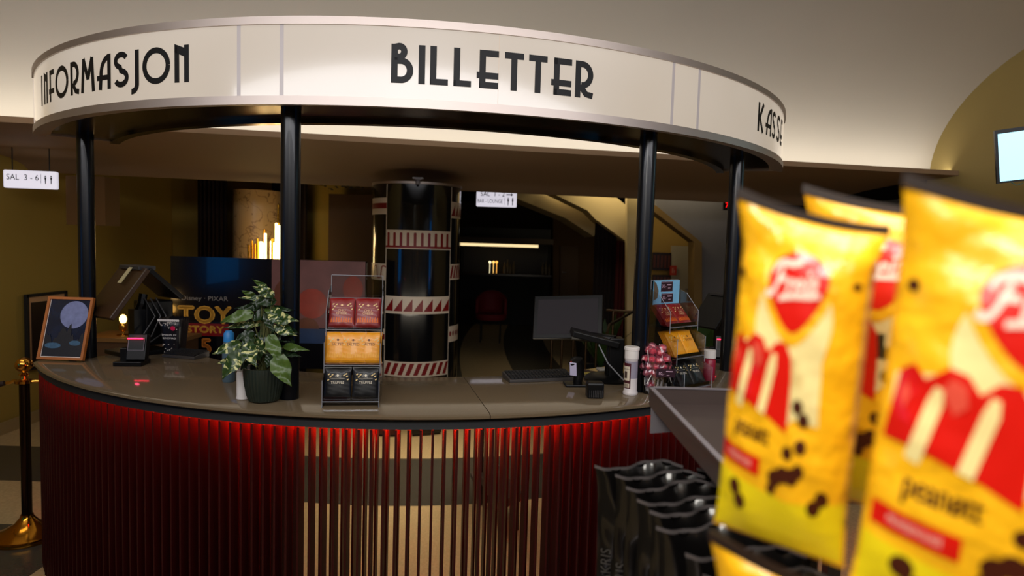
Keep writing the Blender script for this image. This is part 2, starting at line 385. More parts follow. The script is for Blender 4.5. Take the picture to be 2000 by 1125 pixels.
b = MB(); b.ring([(1.99, 2.228), (1.99, 2.25), (1.935, 2.30), (1.925, 2.30), (1.945, 2.228)], A0+.2, A1-.2, 150); reparent(b.build('inner_band', bronze_m, smooth=30), can)
b = MB(); b.ring([(2.30, 2.54), (1.95, 2.54), (1.95, 2.55), (2.30, 2.55)], A0, A1, 100); b.ring([(1.945, 2.25), (1.95, 2.25), (1.95, 2.55), (1.945, 2.55)], A0, A1, 100)
reparent(b.build('casing', blackm_m, smooth=30), can)
for a in (A0, A1):      # end plates
    b = MB(); b.ring([(2.32, 2.24), (2.32, 2.548), (1.94, 2.548), (1.94, 2.24)], a-.15, a+.15, 1); reparent(b.build('end_plate', metal_m, smooth=0), can)
for a, rp_ in ((-48.8, 2.12), (-8, 2.155), (33, 2.155), (55, 2.155)):
    p = P(rp_, a, 0); b = MB(); b.cyl((p.x, p.y, 1.101), .038, 1.148, 32); reparent(b.build('pole', pole_m, smooth=40), can)
# reflections painted as faintly glowing grey verticals on the panel
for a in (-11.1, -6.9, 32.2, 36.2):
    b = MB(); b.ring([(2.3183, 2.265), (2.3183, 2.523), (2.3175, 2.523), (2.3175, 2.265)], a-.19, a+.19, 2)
    reparent(b.build('reflection_bar', mat('painted_reflection', (150, 142, 140), .3, emit=(160, 150, 148), es=.36), smooth=30), can)
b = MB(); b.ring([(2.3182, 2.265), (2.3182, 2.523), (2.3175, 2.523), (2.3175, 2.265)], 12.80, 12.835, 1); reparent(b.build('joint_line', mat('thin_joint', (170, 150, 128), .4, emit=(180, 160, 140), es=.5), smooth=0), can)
ink = mat('black_lettering', (12, 12, 14), .5, spec=.25)
def sign_fn(x, y): a = math.degrees(x/2.32); return P(2.3195, a, y)
def word(chars, spans, z0, h, s):
    polys = []
    for ch, (a, c) in zip(chars, spans):
        x0, x1 = math.radians(a)*2.32, math.radians(c)*2.32
        polys += shift(glyph(ch, x1-x0, h, s), x0, z0)
    reparent(decal('lettering', polys, sign_fn, ink, cut=(.03, 0)), can)
word('BILLETTER', [(3.09, 5.07), (5.54, 6.15), (6.56, 8.19), (8.68, 10.29), (10.79, 12.81), (13.37, 15.19), (15.68, 17.5), (17.92, 20.0), (20.39, 22.3)], 2.322, .139, .0235)
word('INFORMASJON', [(-44.6, -43.9), (-43.17, -41.57), (-41.06, -39.24), (-38.82, -35.14), (-34.65, -32.7), (-32.3, -29.57), (-29.15, -26.83), (-26.4, -24.1), (-24.1, -22.64), (-22.17, -18.62), (-18.1, -16.42)], 2.324, .139, .0225)
word('KASSE', [(49.4, 51.5), (52.2, 54.8), (55.1, 57.0), (57.8, 60.2), (60.9, 62.9)], 2.336, .139, .0225)

# ================================================================== CENTRAL PILLAR
PX, PY, PR = -.905, 6.08, .405
pil = empty('decorated_pillar', (PX, PY, 0), 0, 'glossy black round pillar with white and red patterned bands', 'pillar')
b = MB(); b.lathe([(PR, 0), (PR, 2.262)], 64); b.build('shaft', mat('pillar_black', (8, 9, 12), .16, coat=.7, noise=.3), pil)
b = MB(); b.lathe([(PR+.008, 2.245), (PR+.008, 2.266), (.1, 2.266)], 64); b.build('top_rim', metal_m, pil)
bw = mat('pillar_white', (205, 190, 170), .35); br = mat('pillar_red', (120, 12, 16), .35)
base_a = math.degrees(math.atan2(-PX, PY))          # direction to the camera from the pillar
def pil_fn(off):
    def fn(x, y): a = math.radians(x)+0; r = PR+off; return (r*math.sin(a), -r*math.cos(a), y)
    return fn
def pang(px):       # angle on the shaft for a pixel column
    d = ray(px, 500); ox, oy = -PX, -PY; a_ = d.x*d.x+d.y*d.y; b_ = 2*(d.x*ox+d.y*oy); c_ = ox*ox+oy*oy-PR*PR; D = max(0, b_*b_-4*a_*c_)
    t = (-b_-math.sqrt(D))/(2*a_); return math.degrees(math.atan2(d.x*t-PX, -(d.y*t-PY)))
aL, aR = pang(754), pang(879); aL0, aR0 = aL-62, aR+62
def pz(py, Y=5.72): return W(815, py, Y=Y).z
wp = []; rp = []
for a in (aL, aR): wp += rect(a-.6, 0, a+.6, 2.24)
def band(a0, a1, y0, y1, kind, Y=5.72):
    z1, z0 = pz(y0, Y), pz(y1, Y); wp.extend(rect(a0, z0, a1, z1)); h = z1-z0; w_ = a1-a0
    if kind == 'comb':
        rp.extend(rect(a0, z0+h*.06, a1, z0+h*.17)); n = 10
        for i in range(n): x = a0+w_*(i+.25)/n*.985; rp.extend(rect(x, z0+h*.15, x+w_*.038, z0+h*.82)); rp.extend(disc(x+w_*.019, z0+h*.82, w_*.019, h*.05, 10))
    if kind == 'tri':
        n = 7
        for i in range(n): x = a0+w_*i/n; rp.append([(x+.2, z0+h*.14), (x+w_/n*.93, z0+h*.14), (x+w_/n*.93, z0+h*.86)])
    if kind == 'diag':
        n = 9
        for i in range(n): x = a0+w_*i/n; rp.append([(x, z0+h*.1), (x+w_/n*.55, z0+h*.1), (min(a1, x+w_/n*1.15), z0+h*.9), (min(a1, x+w_/n*.6), z0+h*.9)])
    if kind == 'line': rp.extend(rect(a0, z0+h*.35, a1, z0+h*.68)); 
    if kind == 'wave':
        n = 60; rp.extend(stroke_anis([(a0+w_*i/n, z0+h*(.5+.36*math.tanh(3*math.sin(i/n*w_/9*PI))/1)) for i in range(n+1)], 1.5, .012))
    if kind == 'dots':
        for i in range(9): rp.extend(disc(a0+w_*(i+.5)/9, z0+h*.52, w_*.032, h*.17, 12))
def stroke_anis(pts, wx, wy):
    out = []
    for p, q in zip(pts, pts[1:]):
        t = Vector(((q[0]-p[0])/57.3*PR, q[1]-p[1])).normalized(); nx, ny = -t.y*.006/PR*57.3, t.x*.006
        out.append([(p[0]-nx, p[1]-ny), (q[0]-nx, q[1]-ny), (q[0]+nx, q[1]+ny), (p[0]+nx, p[1]+ny)])
    return out
band(aL, aR, 450, 487, 'comb'); band(aL, aR, 579, 613, 'tri'); band(aL, aR, 706, 735, 'diag')
band(aL0, aL, 389, 421, 'line', 5.85); band(aL0, aL, 516, 548, 'wave', 5.85); band(aL0, aL, 641, 672, 'line', 5.85)
band(aR, aR0, 392, 424, 'tri', 5.85); band(aR, aR0, 514, 545, 'diag', 5.85); band(aR, aR0, 636, 667, 'dots', 5.85)
decal('painted_bands', wp, pil_fn(.0015), bw, pil, cut=(4, 0)); decal('band_pattern', rp, pil_fn(.003), br, pil, cut=(4, 0))
t = W(815, 352, Y=5.55); b = MB(); b.box((0, 0, .012), (.09, .05, .012)); b.sphere((0, -.01, -.022), .022, 16); b.lathe([(.03, -.002), (.034, .006)], 16)
o = b.build('ceiling_sensor', mat('sensor_grey', (120, 118, 125), .4)); o.location = (t.x, t.y+.05, pz(352, 5.55)+.01); tag(o, 'small grey round sensor above the patterned pillar', 'sensor')

# ================================================================== HANGING DIRECTION SIGNS
glow = mat('sign_white', (235, 232, 240), .4, emit=(226, 222, 235), es=.78)
inkd = mat('sign_ink', (20, 20, 26), .5)
def person(x, y, h):
    return disc(x, y+h*.42, h*.09, h*.09, 12)+[[(x-h*.13, y+h*.30), (x+h*.13, y+h*.30), (x+h*.06, y-h*.05), (x+h*.05, y-h*.5), (x-h*.05, y-h*.5), (x-h*.06, y-h*.05)]]
def hang_sign(pxc, pyc, Y, wpx, hpx, rz, label, deco):
    c = W(pxc, pyc, Y=Y); k = Y/F_PX; w_, h_ = wpx*k, hpx*k
    r = empty('direction_sign', (c.x, c.y, c.z), rz, label, 'sign', rot=(0, .0, rz))
    rad = .012; pts = []
    for (cx_, cz_, a0_) in ((w_/2-rad, h_/2-rad, 0), (-w_/2+rad, h_/2-rad, 90), (-w_/2+rad, -h_/2+rad, 180), (w_/2-rad, -h_/2+rad, 270)):
        pts += [(cx_+rad*math.cos(math.radians(a0_+i*22.5)), -.015, cz_+rad*math.sin(math.radians(a0_+i*22.5))) for i in range(5)]
    b = MB(); b.prism(pts, (0, .03, 0)); lb = b.build('lightbox', glow, r, smooth=0)
    decal('lettering', deco(w_, h_), plane_fn((0, -.0155, 0), (1, 0, 0), (0, 0, 1)), inkd, lb)
    b = MB()
    for x in (-w_*.35, w_*.35): b.cyl((x, 0, h_/2), .004, .25 if Y < 6 else .62)
    b.build('hanger', blackm_m, r)
hang_sign(61, 351, 5.3, 95, 34, .12, 'white illuminated hanging sign reading SAL 3 - 6 with restroom figures',
    lambda w_, h_: shift(text_polys('SAL  3 - 6', h_*.33), -w_*.14, h_*.10, .92, 1)+rect(w_*.2, -h_*.2, w_*.207, h_*.34)+person(w_*.29, .02*h_, h_*.46)+person(w_*.40, .02*h_, h_*.46))
hang_sign(970, 384, 7.2, 78, 40, .0, 'white illuminated hanging sign reading SAL 1 - 2 and BAR - LOUNGE with an arrow',
    lambda w_, h_: shift(text_polys('SAL  1 - 2', h_*.22), -w_*.10, h_*.10, .95, 1)+shift(text_polys('BAR - LOUNGE', h_*.18), -w_*.16, -h_*.24, .72, 1)+rect(w_*.24, h_*.075, w_*.36, h_*.125)+[[(w_*.36, h_*.02), (w_*.41, h_*.1), (w_*.36, h_*.18)]]+rect(w_*.2, -h_*.38, w_*.207, -h_*.06)+person(w_*.29, -h_*.23, h_*.36)+person(w_*.4, -h_*.23, h_*.36))

# ================================================================== FRAMED PICTURE ON THE COUNTER (generic night landscape)
wood = mat('honey_wood', (168, 98, 40), .45, noise=.2, nscale=20)
BL = W(73, 704, z=1.1); BR = W(163, 707, z=1.1); 
ux = (BR-BL); fw_ = ux.length; ux.normalize()
up = (W(105, 582, Y=BL.y+.09)-BL); up = (up-ux*up.dot(ux)); fh_ = up.length; up.normalize()
nrm = ux.cross(up)
rot = Matrix((ux, -nrm, up)).transposed().to_euler()   # local x right, y away, z up
fr = empty('picture_frame', BL+ux*fw_/2+Vector((0, 0, .006)), 0, 'honey wooden picture frame with moonlit night picture on the counter', 'picture frame', rot=rot)
b = MB(); t_ = .013
b.box((0, 0, t_/2), (fw_, .018, t_)); b.box((0, 0, fh_-t_/2), (fw_, .018, t_)); b.box((-fw_/2+t_/2, 0, fh_/2), (t_, .0175, fh_-2*t_)); b.box((fw_/2-t_/2, 0, fh_/2), (t_, .0175, fh_-2*t_))
b.build('frame', wood, fr, smooth=0)
b = MB(); b.box((0, .003, fh_/2), (fw_-2*t_+.002, .004, fh_-2*t_+.002)); pic = b.build('picture', mat('night_print', (22, 34, 58), .15, noise=.7, nscale=14, coat=.5), fr, smooth=0)
wi, hi = fw_-2*t_, fh_-2*t_; pf = lambda off: plane_fn((0, 0, fh_/2), (1, 0, 0), (0, 0, 1), off)
decal('mount_edge', rect(-wi/2, -hi/2, wi/2, -hi/2+.004)+rect(-wi/2, -hi/2, -wi/2+.003, hi/2)+rect(wi/2-.003, -hi/2, wi/2, hi/2), pf(.0016), white_m, pic)
mp = [[(min(wi/2-.004, x), y) for x, y in disc(wi*.14, hi*.24, wi*.34, wi*.34, 40)[0]]]
decal('printed_moon', mp, pf(.0014), mat('moon_print', (120, 128, 170), .4, noise=.35, nscale=40), pic)
hl = [[(-wi/2+.003, -hi/2+.004)]+[(-wi/2+.003+(wi-.006)*i/24, -hi*.16+.02*math.sin(i*.9)+.012*math.sin(i*2.3)+(.055 if 9 < i < 16 else 0)) for i in range(25)]+[(wi/2-.003, -hi/2+.004)]]
decal('printed_hills', hl, pf(.0018), mat('hill_print', (26, 24, 26), .4, noise=.5, nscale=60), pic)
decal('printed_mist', disc(-wi*.25, -hi*.30, wi*.2, hi*.05, 16)+disc(wi*.28, -hi*.25, wi*.14, hi*.045, 16), pf(.0021), mat('mist_print', (58, 92, 120), .4, noise=.5, nscale=60), pic)
b = MB(); b.box((0, .05, fh_*.33), (.04, .004, fh_*.66), Matrix.Rotation(.28, 3, 'X')); b.build('stand', blackm_m, fr, smooth=0)

# framed poster on the left wall behind
c0 = W(50, 574, Y=5.70); 
po = empty('wall_poster', (-4.3, 5.98, 0), 0, 'black framed poster with white mount on the ochre wall at far left', 'poster')
zt, zb = W(85, 572, Y=5.95).z, W(60, 716, Y=5.9).z; hh = zt-zb
b = MB(); 
for (y, z, dy, dz) in ((0, zb+.012, .52, .025), (0, zt-.012, .52, .025), (-.25, (zt+zb)/2, .025, hh), (.25, (zt+zb)/2, .025, hh)): b.box((0, y, z), (.03, dy, dz))
b.build('frame', blackm_m, po, smooth=0)
b = MB(); b.box((-.005, 0, (zt+zb)/2), (.012, .48, hh-.04)); b.build('mount', mat('poster_mount', (190, 150, 110), .6), po, smooth=0)
b = MB(); b.box((.004, 0, (zt+zb)/2-.01), (.012, .40, hh-.13)); b.build('print', mat('poster_print', (30, 18, 14), .4, noise=.9, nscale=6), po, smooth=0)

# ================================================================== LARGE POSTER SCREEN BEHIND THE COUNTER
TY = 5.45
a_, c_ = W(333, 500, Y=TY), W(716, 505, Y=TY+.05)
tvw = (c_-a_).length; tvh = .93
rz = math.atan2(c_.y-a_.y, c_.x-a_.x)
tv = empty('poster_screen', ((a_.x+c_.x)/2, (a_.y+c_.y)/2, a_.z), rz, 'wide dark film poster board with yellow lettering and a blue sheen behind the counter', 'poster')
b = MB(); b.box((0, .02, -tvh/2), (tvw, .04, tvh)); tvb = b.build('board', mat('poster_dark', (7, 8, 14), .16, coat=.4), tv, smooth=0)
b = MB(); 
for x in (-tvw*.3, tvw*.3): b.box((x, .06, -tvh-.30), (.05, .03, .72)); b.box((x, .06, -1.575+.012), (.07, .4, .02))
b.build('stand', blackm_m, tv, smooth=0)
kx = tvw/383.; 
def tp(px, py): return ((px-333)*kx-tvw/2, -(py-500-(px-333)*.013)*kx)
tf = plane_fn((0, -.0005, 0), (1, 0, 0), (0, 0, 1), .0008); tf2 = plane_fn((0, -.0005, 0), (1, 0, 0), (0, 0, 1), .0016)
rx0, ry0 = tp(530, 503); rx1, ry1 = tp(714, 640)
decal('printed_scene', rect(rx0, ry1, rx1, ry0), tf, mat('poster_scene', (104, 62, 60), .5, noise=.75, nscale=3.5, coat=.05), tvb)
bl = []
for (px, py, rx, ry) in ((560, 575, 26, 34), (600, 640, 24, 22)): x, y = tp(px, py); bl += disc(x, y, rx*kx, ry*kx)
decal('printed_shapes', bl, tf2, mat('poster_brown', (96, 50, 28), .3, noise=.5, nscale=9, coat=.05), tvb)
bl = []
for (px, py, rx, ry) in ((610, 590, 30, 30), (690, 560, 20, 26)): x, y = tp(px, py); bl += disc(x, y, rx*kx, ry*kx)
decal('printed_shapes', bl, plane_fn((0, -.0005, 0), (1, 0, 0), (0, 0, 1), .0022), mat('poster_red', (140, 46, 30), .3, noise=.4, nscale=9, coat=.05), tvb)
x0, y0 = tp(580, 640); x1, y1 = tp(640, 670); 
decal('printed_shapes', rect(x0, y1, x1, y0), plane_fn((0, -.0005, 0), (1, 0, 0), (0, 0, 1), .0026), mat('poster_blue', (22, 50, 90), .3, noise=.4, nscale=9, coat=.05), tvb)
gold = mat('poster_yellow', (214, 160, 60), .3, coat=.4)
def tt(txt, px, py, hpx, mt, name='lettering', sx=1, bold=0, off=tf2):
    x, y = tp(px, py); po_ = shift(text_polys(txt, hpx*kx), x, y, sx, 1)
    if bold:
        base = po_; po_ = []
        for dx, dy in ((-bold, 0), (bold, 0), (0, bold), (0, -bold), (0, 0)): po_ += shift(base, dx*kx, dy*kx)
    decal(name, po_, off, mt, tvb)
pale = mat('poster_pale', (120, 116, 112), .3)
tt('Disney · PIXAR', 399, 583, 9, pale, sx=1.15)
tt('TOY', 399, 617, 33, gold, sx=1.1, bold=1.8)
x0, y0 = tp(358, 632); x1, y1 = tp(446, 658); decal('printed_band', rect(x0, y1, x1, y0), tf, mat('poster_redband', (110, 14, 20), .3), tvb)
tt('STORY', 400, 645, 13, gold, sx=1.3, bold=.8)
tt('5', 402, 680, 30, mat('poster_orange', (200, 120, 50), .3), sx=1.1, bold=1.8)

# ================================================================== LEFT BACKGROUND: curtains, marble column, gold lamp
def drape(px0, px1, ptop, Y, z0, name, label, mt, folds=7, amp=.03):
    a, c = W(px0, ptop, Y=Y), W(px1, ptop, Y=Y); w_ = c.x-a.x; h_ = a.z-z0
    b = MB(); n = folds*10
    b.grid(lambda u, v: ((u-.5)*w_, amp*math.sin(u*folds*2*PI), v*h_), n, 2); b.grid(lambda u, v: ((.5-u)*w_, amp*math.sin((1-u)*folds*2*PI)+.012, v*h_), n, 2)
    o = b.build(name, mt, smooth=60); o.location = ((a.x+c.x)/2, Y, z0); tag(o, label, 'curtain'); return o
vel = mat('dark_velvet', (26, 8, 10), .9); velr = mat('red_velvet', (84, 14, 12), .9)
drape(386, 443, 345, 8.0, .02, 'curtain', 'dark floor length curtain left of the marble column', vel)
drape(531, 600, 350, 8.0, .02, 'curtain', 'dark floor length curtain right of the marble column, behind a black pole', vel)
mm = bpy.data.materials.new('veined_marble'); mm.use_nodes = True; n = mm.node_tree; p = n.nodes['Principled BSDF']; p.inputs['Roughness'].default_value = .3
tc = n.nodes.new('ShaderNodeTexCoord'); nz = n.nodes.new('ShaderNodeTexNoise'); nz.inputs['Scale'].default_value = 5; nz.inputs['Detail'].default_value = 9; nz.inputs['Distortion'].default_value = .35
rmp = n.nodes.new('ShaderNodeValToRGB'); e = rmp.color_ramp.elements; e[0].position = .485; e[0].color = (*lin((196, 168, 126)), 1); e[1].position = .515; e[1].color = (*lin((196, 168, 126)), 1)
q = rmp.color_ramp.elements.new(.5); q.color = (*lin((110, 82, 52)), 1)
n.links.new(tc.outputs['Object'], nz.inputs['Vector']); n.links.new(nz.outputs[0], rmp.inputs[0]); n.links.new(rmp.outputs[0], p.inputs['Base Color'])
a, c = W(438, 350, Y=7.7), W(533, 350, Y=7.7); r_ = (c.x-a.x)/2
b = MB(); b.lathe([(r_, 0), (r_, 2.3)], 40); o = b.build('marble_column', mm); o.location = ((a.x+c.x)/2, 8.0, 0); tag(o, 'round beige veined marble column behind the poster board', 'column')
ccx = o.location.x
# gold tube wall lamp
lp = W(515, 500, Y=7.2)
gl = empty('tube_lamp', (lp.x, 7.2, 0), 0, 'glowing gold lamp of clustered upright tubes in front of the marble column', 'lamp')
gold_t = mat('gold_tube', (220, 160, 50), .25, 1); lit_t = mat('lit_tube', (255, 240, 190), .4, emit=(255, 226, 160), es=7)
tubes = [(487, 478, 0), (492, 470, 0), (496, 476, 0), (504, 466, 0), (509, 472, 1), (514, 448, 0), (513, 474, 1), (518, 456, 1), (528, 471, 1), (533, 466, 0), (534, 474, 1), (538, 443, 0), (541, 436, 1), (543, 400, 0), (540, 474, 1), (547, 440, 1), (552, 436, 1), (558, 455, 0), (566, 466, 1), (572, 474, 0)]
bg, bl_ = MB(), MB()
for i, (px, py, lit) in enumerate(tubes):
    p = W(px, py, Y=7.2); (bl_ if lit else bg).cyl((p.x-lp.x, (i % 3)*.025-.02, 1.35), .013, p.z-1.35, 10)
bl_.build('lit_tube', lit_t, gl); bg.build('gold_tube', gold_t, gl)
b = MB(); b.box((0, 0, 1.3), (.56, .12, .1)); b.box((0, 0, .62), (.08, .06, 1.24)); b.box((0, 0, .01), (.3, .25, .02)); b.build('base', gold_t, gl, smooth=0)
point('tube_lamp_light', (lp.x+.05, 6.98, 1.75), 2.2, (1, .68, .32), .08)
# dark panel with leaf garland on the wall, ledge box at left
a, c = W(641, 368, Y=7.9), W(733, 372, Y=7.9)
b = MB(); b.box(((a.x+c.x)/2, 7.98, 1.15), (c.x-a.x, .10, 2.28)); tag(b.build('wall_panel', mat('brown_panel', (66, 42, 20), .7, noise=.1), smooth=0), 'dark brown panel against the wall left of the patterned pillar', 'panel')
b = MB()
for i in range(26):
    p = W(630+i*4.2+random.uniform(-3, 3), 362+random.uniform(-3, 8), Y=7.925); s_ = random.uniform(.02, .045); an = random.uniform(0, 6.28)
    d = Vector((math.cos(an), 0, math.sin(an)*.5)); q = Vector((-d.z, .15, d.x))
    b.prism([p-d*s_, p+q*s_*.4, p+d*s_, p-q*s_*.4], (0, .004, 0))
tag(b.build('leaf_garland', mat('dark_leaf', (14, 12, 10), .6), smooth=0), 'thin dark leaf garland along the top of the brown wall panel', 'garland', kind='stuff')
a, c = W(128, 345, Y=5.35), W(206, 443, Y=5.35); b = MB(); b.box(((a.x+c.x)/2, 5.45, (a.z+c.z)/2+.01), (c.x-a.x, .2, a.z-c.z)); 
struct(b.build('trim_1', mat('brown_box', (96, 66, 26), .8, noise=.05), smooth=0))
# low shelf with a warm lamp glow at the far left
a, c = W(150, 660, Y=4.9), W(345, 672, Y=4.9)
lc = empty('low_sideboard', ((a.x+c.x)/2, 5.1, 0), 0, 'low brown sideboard behind the left end of the counter', 'sideboard')
b = MB(); b.box((0, 0, a.z-.01), (c.x-a.x, .4, .03)); b.build('top', mat('brown_wood', (110, 78, 40), .4, noise=.1), lc, smooth=0)
b = MB(); b.box((0, 0, (a.z-.03)/2), (c.x-a.x-.04, .36, a.z-.03)); b.build('body', mat('brown_wood2', (70, 46, 22), .5, noise=.1), lc, smooth=0)
p = W(233, 646, Y=5.0); b = MB(); b.lathe([(.045, 0), (.045, .008), (.012, .015), (.01, .03), (.028, .05), (.032, .075), (.022, .1)], 20)
tl = empty('candle_lamp', (p.x, 5.05, a.z+.005), 0, 'small warm glowing lamp on the low sideboard behind the counter', 'lamp'); b.build('lamp_base', brass_m, tl)
b = MB(); b.sphere((0, 0, .13), .026, 16, 1.4); b.build('bulb', mat('warm_bulb', (255, 220, 150), .4, emit=(255, 190, 90), es=12), tl)
point('candle_lamp_light', (p.x, 5.0, a.z+.25), .35, (1, .6, .22), .04)

# ================================================================== RIGHT BACKGROUND: bar, sloping beams, doors
def slab(name, pts, Y, depth, mt):      # polygon standing at its own distance, with real thickness
    b = MB(); b.prism([W(x, y, Y=Y) for x, y in pts], (0, depth, 0)); return b.build(name, mt, smooth=0)
creamw = mat('cream_plaster', (200, 176, 124), .8, noise=.03)
struct(slab('trim_2', [(1000, 370), (1066, 372), (1147, 412), (1163, 426), (1162, 459), (1159, 462), (1149, 454.5), (1104.6, 426), (1000, 384)], 9.5, 1.2, creamw))
struct(slab('trim_3', [(1067, 372), (1190, 374), (1234, 410), (1231, 472), (1225, 473), (1163, 428), (1147, 411)], 8.8, .6, creamw))
struct(slab('wall_side', [(1225, 385), (1245, 385), (1245, 800), (1224, 800)], 8.4, .15, creamw))
struct(slab('wall_corridor', [(1240, 375), (1420, 380), (1420, 800), (1240, 800)], 10.2, .1, mat('yellow_wall', (178, 140, 66), .8, noise=.05)))
struct(slab('trim_4', [(1280, 376), (1440, 384), (1440, 800), (1373, 800), (1371, 478), (1282, 405)], 8.6, .25, mat('grey_plaster', (104, 100, 100), .8, noise=.05)))
struct(slab('trim_5', [(1273, 398), (1282, 402), (1371, 474), (1372, 800), (1355, 800), (1356, 473), (1273, 410)], 8.5, .3, mat('tan_plaster', (120, 92, 44), .8, noise=.05)))
struct(slab('wall_bar_side', [(1080, 400), (1165, 440), (1165, 620), (1080, 620)], 15.5, .2, mat('bar_side_wall', (120, 88, 48), .8, noise=.05)))
dr = slab('door_1', [(1095, 480), (1130, 481), (1129, 578), (1094, 577)], 15.3, .06, mat('brown_door', (110, 78, 40), .6)); struct(dr)
dr2 = slab('door_2', [(1312, 480), (1346, 481), (1345, 640), (1311, 640)], 10.05, .06, mat('pale_door', (186, 170, 140), .5)); struct(dr2)
for d_, px_, py_, Y_d in ((dr, 1099, 532, 15.24), (dr2, 1341, 565, 10.0)):
    p = W(px_, py_, Y=Y_d); b = MB(); b.tube([p, p+Vector((0, .05, 0))], .012); b.tube([p, p+Vector((.09, 0, 0))], .012); b.build('door_handle', metal_m, d_)
drape(1163, 1206, 430, 9.1, .02, 'curtain', 'dark curtain hanging below the sloping beam', vel, 5)
drape(1204, 1224, 470, 9.0, .02, 'curtain', 'dark red curtain next to the cream wall edge', velr, 3)
area('beam_wash_light', (.72, 9.2, 2.75), (1.1, 9.3, 2.0), 1.2, .2, 7, (1, .85, .55))
area('beam_wash_light', (1.35, 8.4, 2.72), (1.6, 8.8, 1.9), 1.0, .2, 6, (1, .85, .55))
area('corridor_light', (2.35, 8.3, 2.7), (2.5, 9.2, 1.6), .8, .2, 2.2, (1, .86, .6))
# bar canopy with light line
b = MB(); c0, c1 = W(895, 462, Y=13.8), W(1081, 478, Y=13.8)
bc = empty('bar_canopy', ((c0.x+c1.x)/2, 13.8, c1.z), 0, 'brown bar canopy with a thin bright light line far behind the pillar', 'canopy')
wv = c1.x-c0.x; b.box((0, .5, (c0.z-c1.z)/2+.0), (wv, 1, c0.z-c1.z)); b.build('fascia', mat('bar_fascia', (96, 70, 36), .5, noise=.1), bc, smooth=0)
p0, p1 = W(898, 477, Y=13.7), W(1052, 484, Y=13.7); b = MB(); b.box(((p0.x+p1.x)/2-(c0.x+c1.x)/2, .1, -.045), (p1.x-p0.x, .05, .06))
b.build('light_line', mat('bar_line', (255, 230, 180), .4, emit=(255, 226, 168), es=1.1), bc, smooth=0)
b = MB(); b.box((-wv/2+.02, 1.0, -c1.z/2+.02), (.06, .06, c1.z-.04)); b.box((wv/2-.02, 1.0, -c1.z/2+.02), (.06, .06, c1.z-.04)); b.build('post', blackm_m, bc, smooth=0)
bar = empty('bar_counter', ((c0.x+c1.x)/2, 14.2, 0), 0, 'dark bar counter under the canopy at the far end', 'bar')
b = MB(); b.box((0, 0, 1.08), (wv, .6, .05)); b.build('top', mat('bar_top', (40, 28, 20), .2), bar, smooth=0, bevel=.005)
b = MB(); b.box((0, .05, .53), (wv-.1, .45, 1.06)); b.build('body', blackm_m, bar, smooth=0)
b = MB(); b.box(((c0.x+c1.x)/2, 15.0, 1.25), (wv, .3, 1.7)); bs = b.build('back_bar_shelf', mat('back_bar', (22, 16, 12), .5), smooth=0); tag(bs, 'dark back bar shelf unit below the light line', 'shelf')
for i, (px, col, lab) in enumerate(((957, (255, 240, 190), 'leftmost of three tiny lit lamps on the bar'), (964, (255, 200, 110), 'middle of three tiny lit lamps on the bar'), (970, (255, 180, 80), 'rightmost of three tiny lit lamps on the bar'))):
    p = W(px, 512, Y=14.1); b = MB(); b.sphere((0, 0, 0), .028, 12); b.cyl((0, 0, p.z*0-(p.z-1.105)), .006, p.z-1.105, 8); o = b.build('bar_lamp', mat('bar_lamp%d' % i, col, .4, emit=col, es=1.6)); o.location = p; tag(o, lab, 'lamp', 'lamps on the bar')
b0 = None
for i, (px, hgt) in enumerate(((985, .24), (991, .3), (996, .2), (1003, .27), (1060, .26), (1066, .3), (1072, .22))):
    p = W(px, 540, Y=14.15); b = MB(); b.lathe([(.032, 0), (.034, hgt*.6), (.013, hgt*.78), (.013, hgt)], 12); o = b.build('bottle', mat('bottle_glass', (96, 84, 62), .15, noise=.3)); o.location = (p.x, 14.15, 1.106)
    tag(o, 'small dim bottle standing on the far bar counter', 'bottle', 'bottles on the bar')
# red round bar chair
p = W(960, 578, Y=11.5)
ch = empty('lounge_chair', (p.x, 11.5, 0), 0, 'dark red round backed lounge chair in the dim bar', 'chair'); rv = mat('red_fabric', (120, 16, 26), .7)
b = MB(); b.lathe([(0, .40), (.26, .40), (.28, .45), (.26, .50), (0, .51)], 24); b.build('seat', rv, ch)
b = MB(); b.grid(lambda u, v: (.28*math.cos(PI*u), .28*math.sin(PI*u), .48+v*.42*(math.sin(PI*u)*.4+.6)), 20, 4); o = b.build('backrest', rv, ch); so = o.modifiers.new('s', 'SOLIDIFY'); so.thickness = .05
for x, y in ((.17, .17), (-.17, .17), (.17, -.17), (-.17, -.17)): b = MB(); b.cyl((x, y, 0), .012, .4, 8); b.build('leg', blackm_m, ch)
# corridor bookshelf, exit board and red sign
for (x0, y0, x1, y1, lab) in ((1277, 493, 1311, 529, 'upper dark framed board of small red prints on the corridor wall'), (1277, 537, 1310, 562, 'lower dark framed board of small red prints on the corridor wall')):
    a, c = W(x0, y0, Y=10.0), W(x1, y1, Y=10.0); r = empty('print_board', ((a.x+c.x)/2, 10.08, (a.z+c.z)/2), 0, lab, 'board')
    w_, h_ = c.x-a.x, a.z-c.z; b = MB(); b.box((0, 0, 0), (w_, .05, h_)); b.build('board', mat('board_dark', (40, 18, 10), .5, noise=.6, nscale=18), r, smooth=0)
    b = MB()
    for i in range(5): b.box((-w_/2+w_*(i+.5)/5, -.028, 0), (w_*.12, .006, h_*.7))
    b.build('prints', mat('board_prints', (96, 40, 20), .5, noise=.4, nscale=12), r, smooth=0)
a, c = W(1311, 519, Y=9.9), W(1323, 538, Y=9.9)
ws = empty('wall_sign', ((a.x+c.x)/2, 9.97, (a.z+c.z)/2), 0, 'small red safety sign beside the pale corridor door', 'sign')
b = MB(); b.box((0, 0, 0), (c.x-a.x, .02, a.z-c.z)); b.build('plate', mat('sign_red', (200, 50, 20), .5), ws, smooth=0)
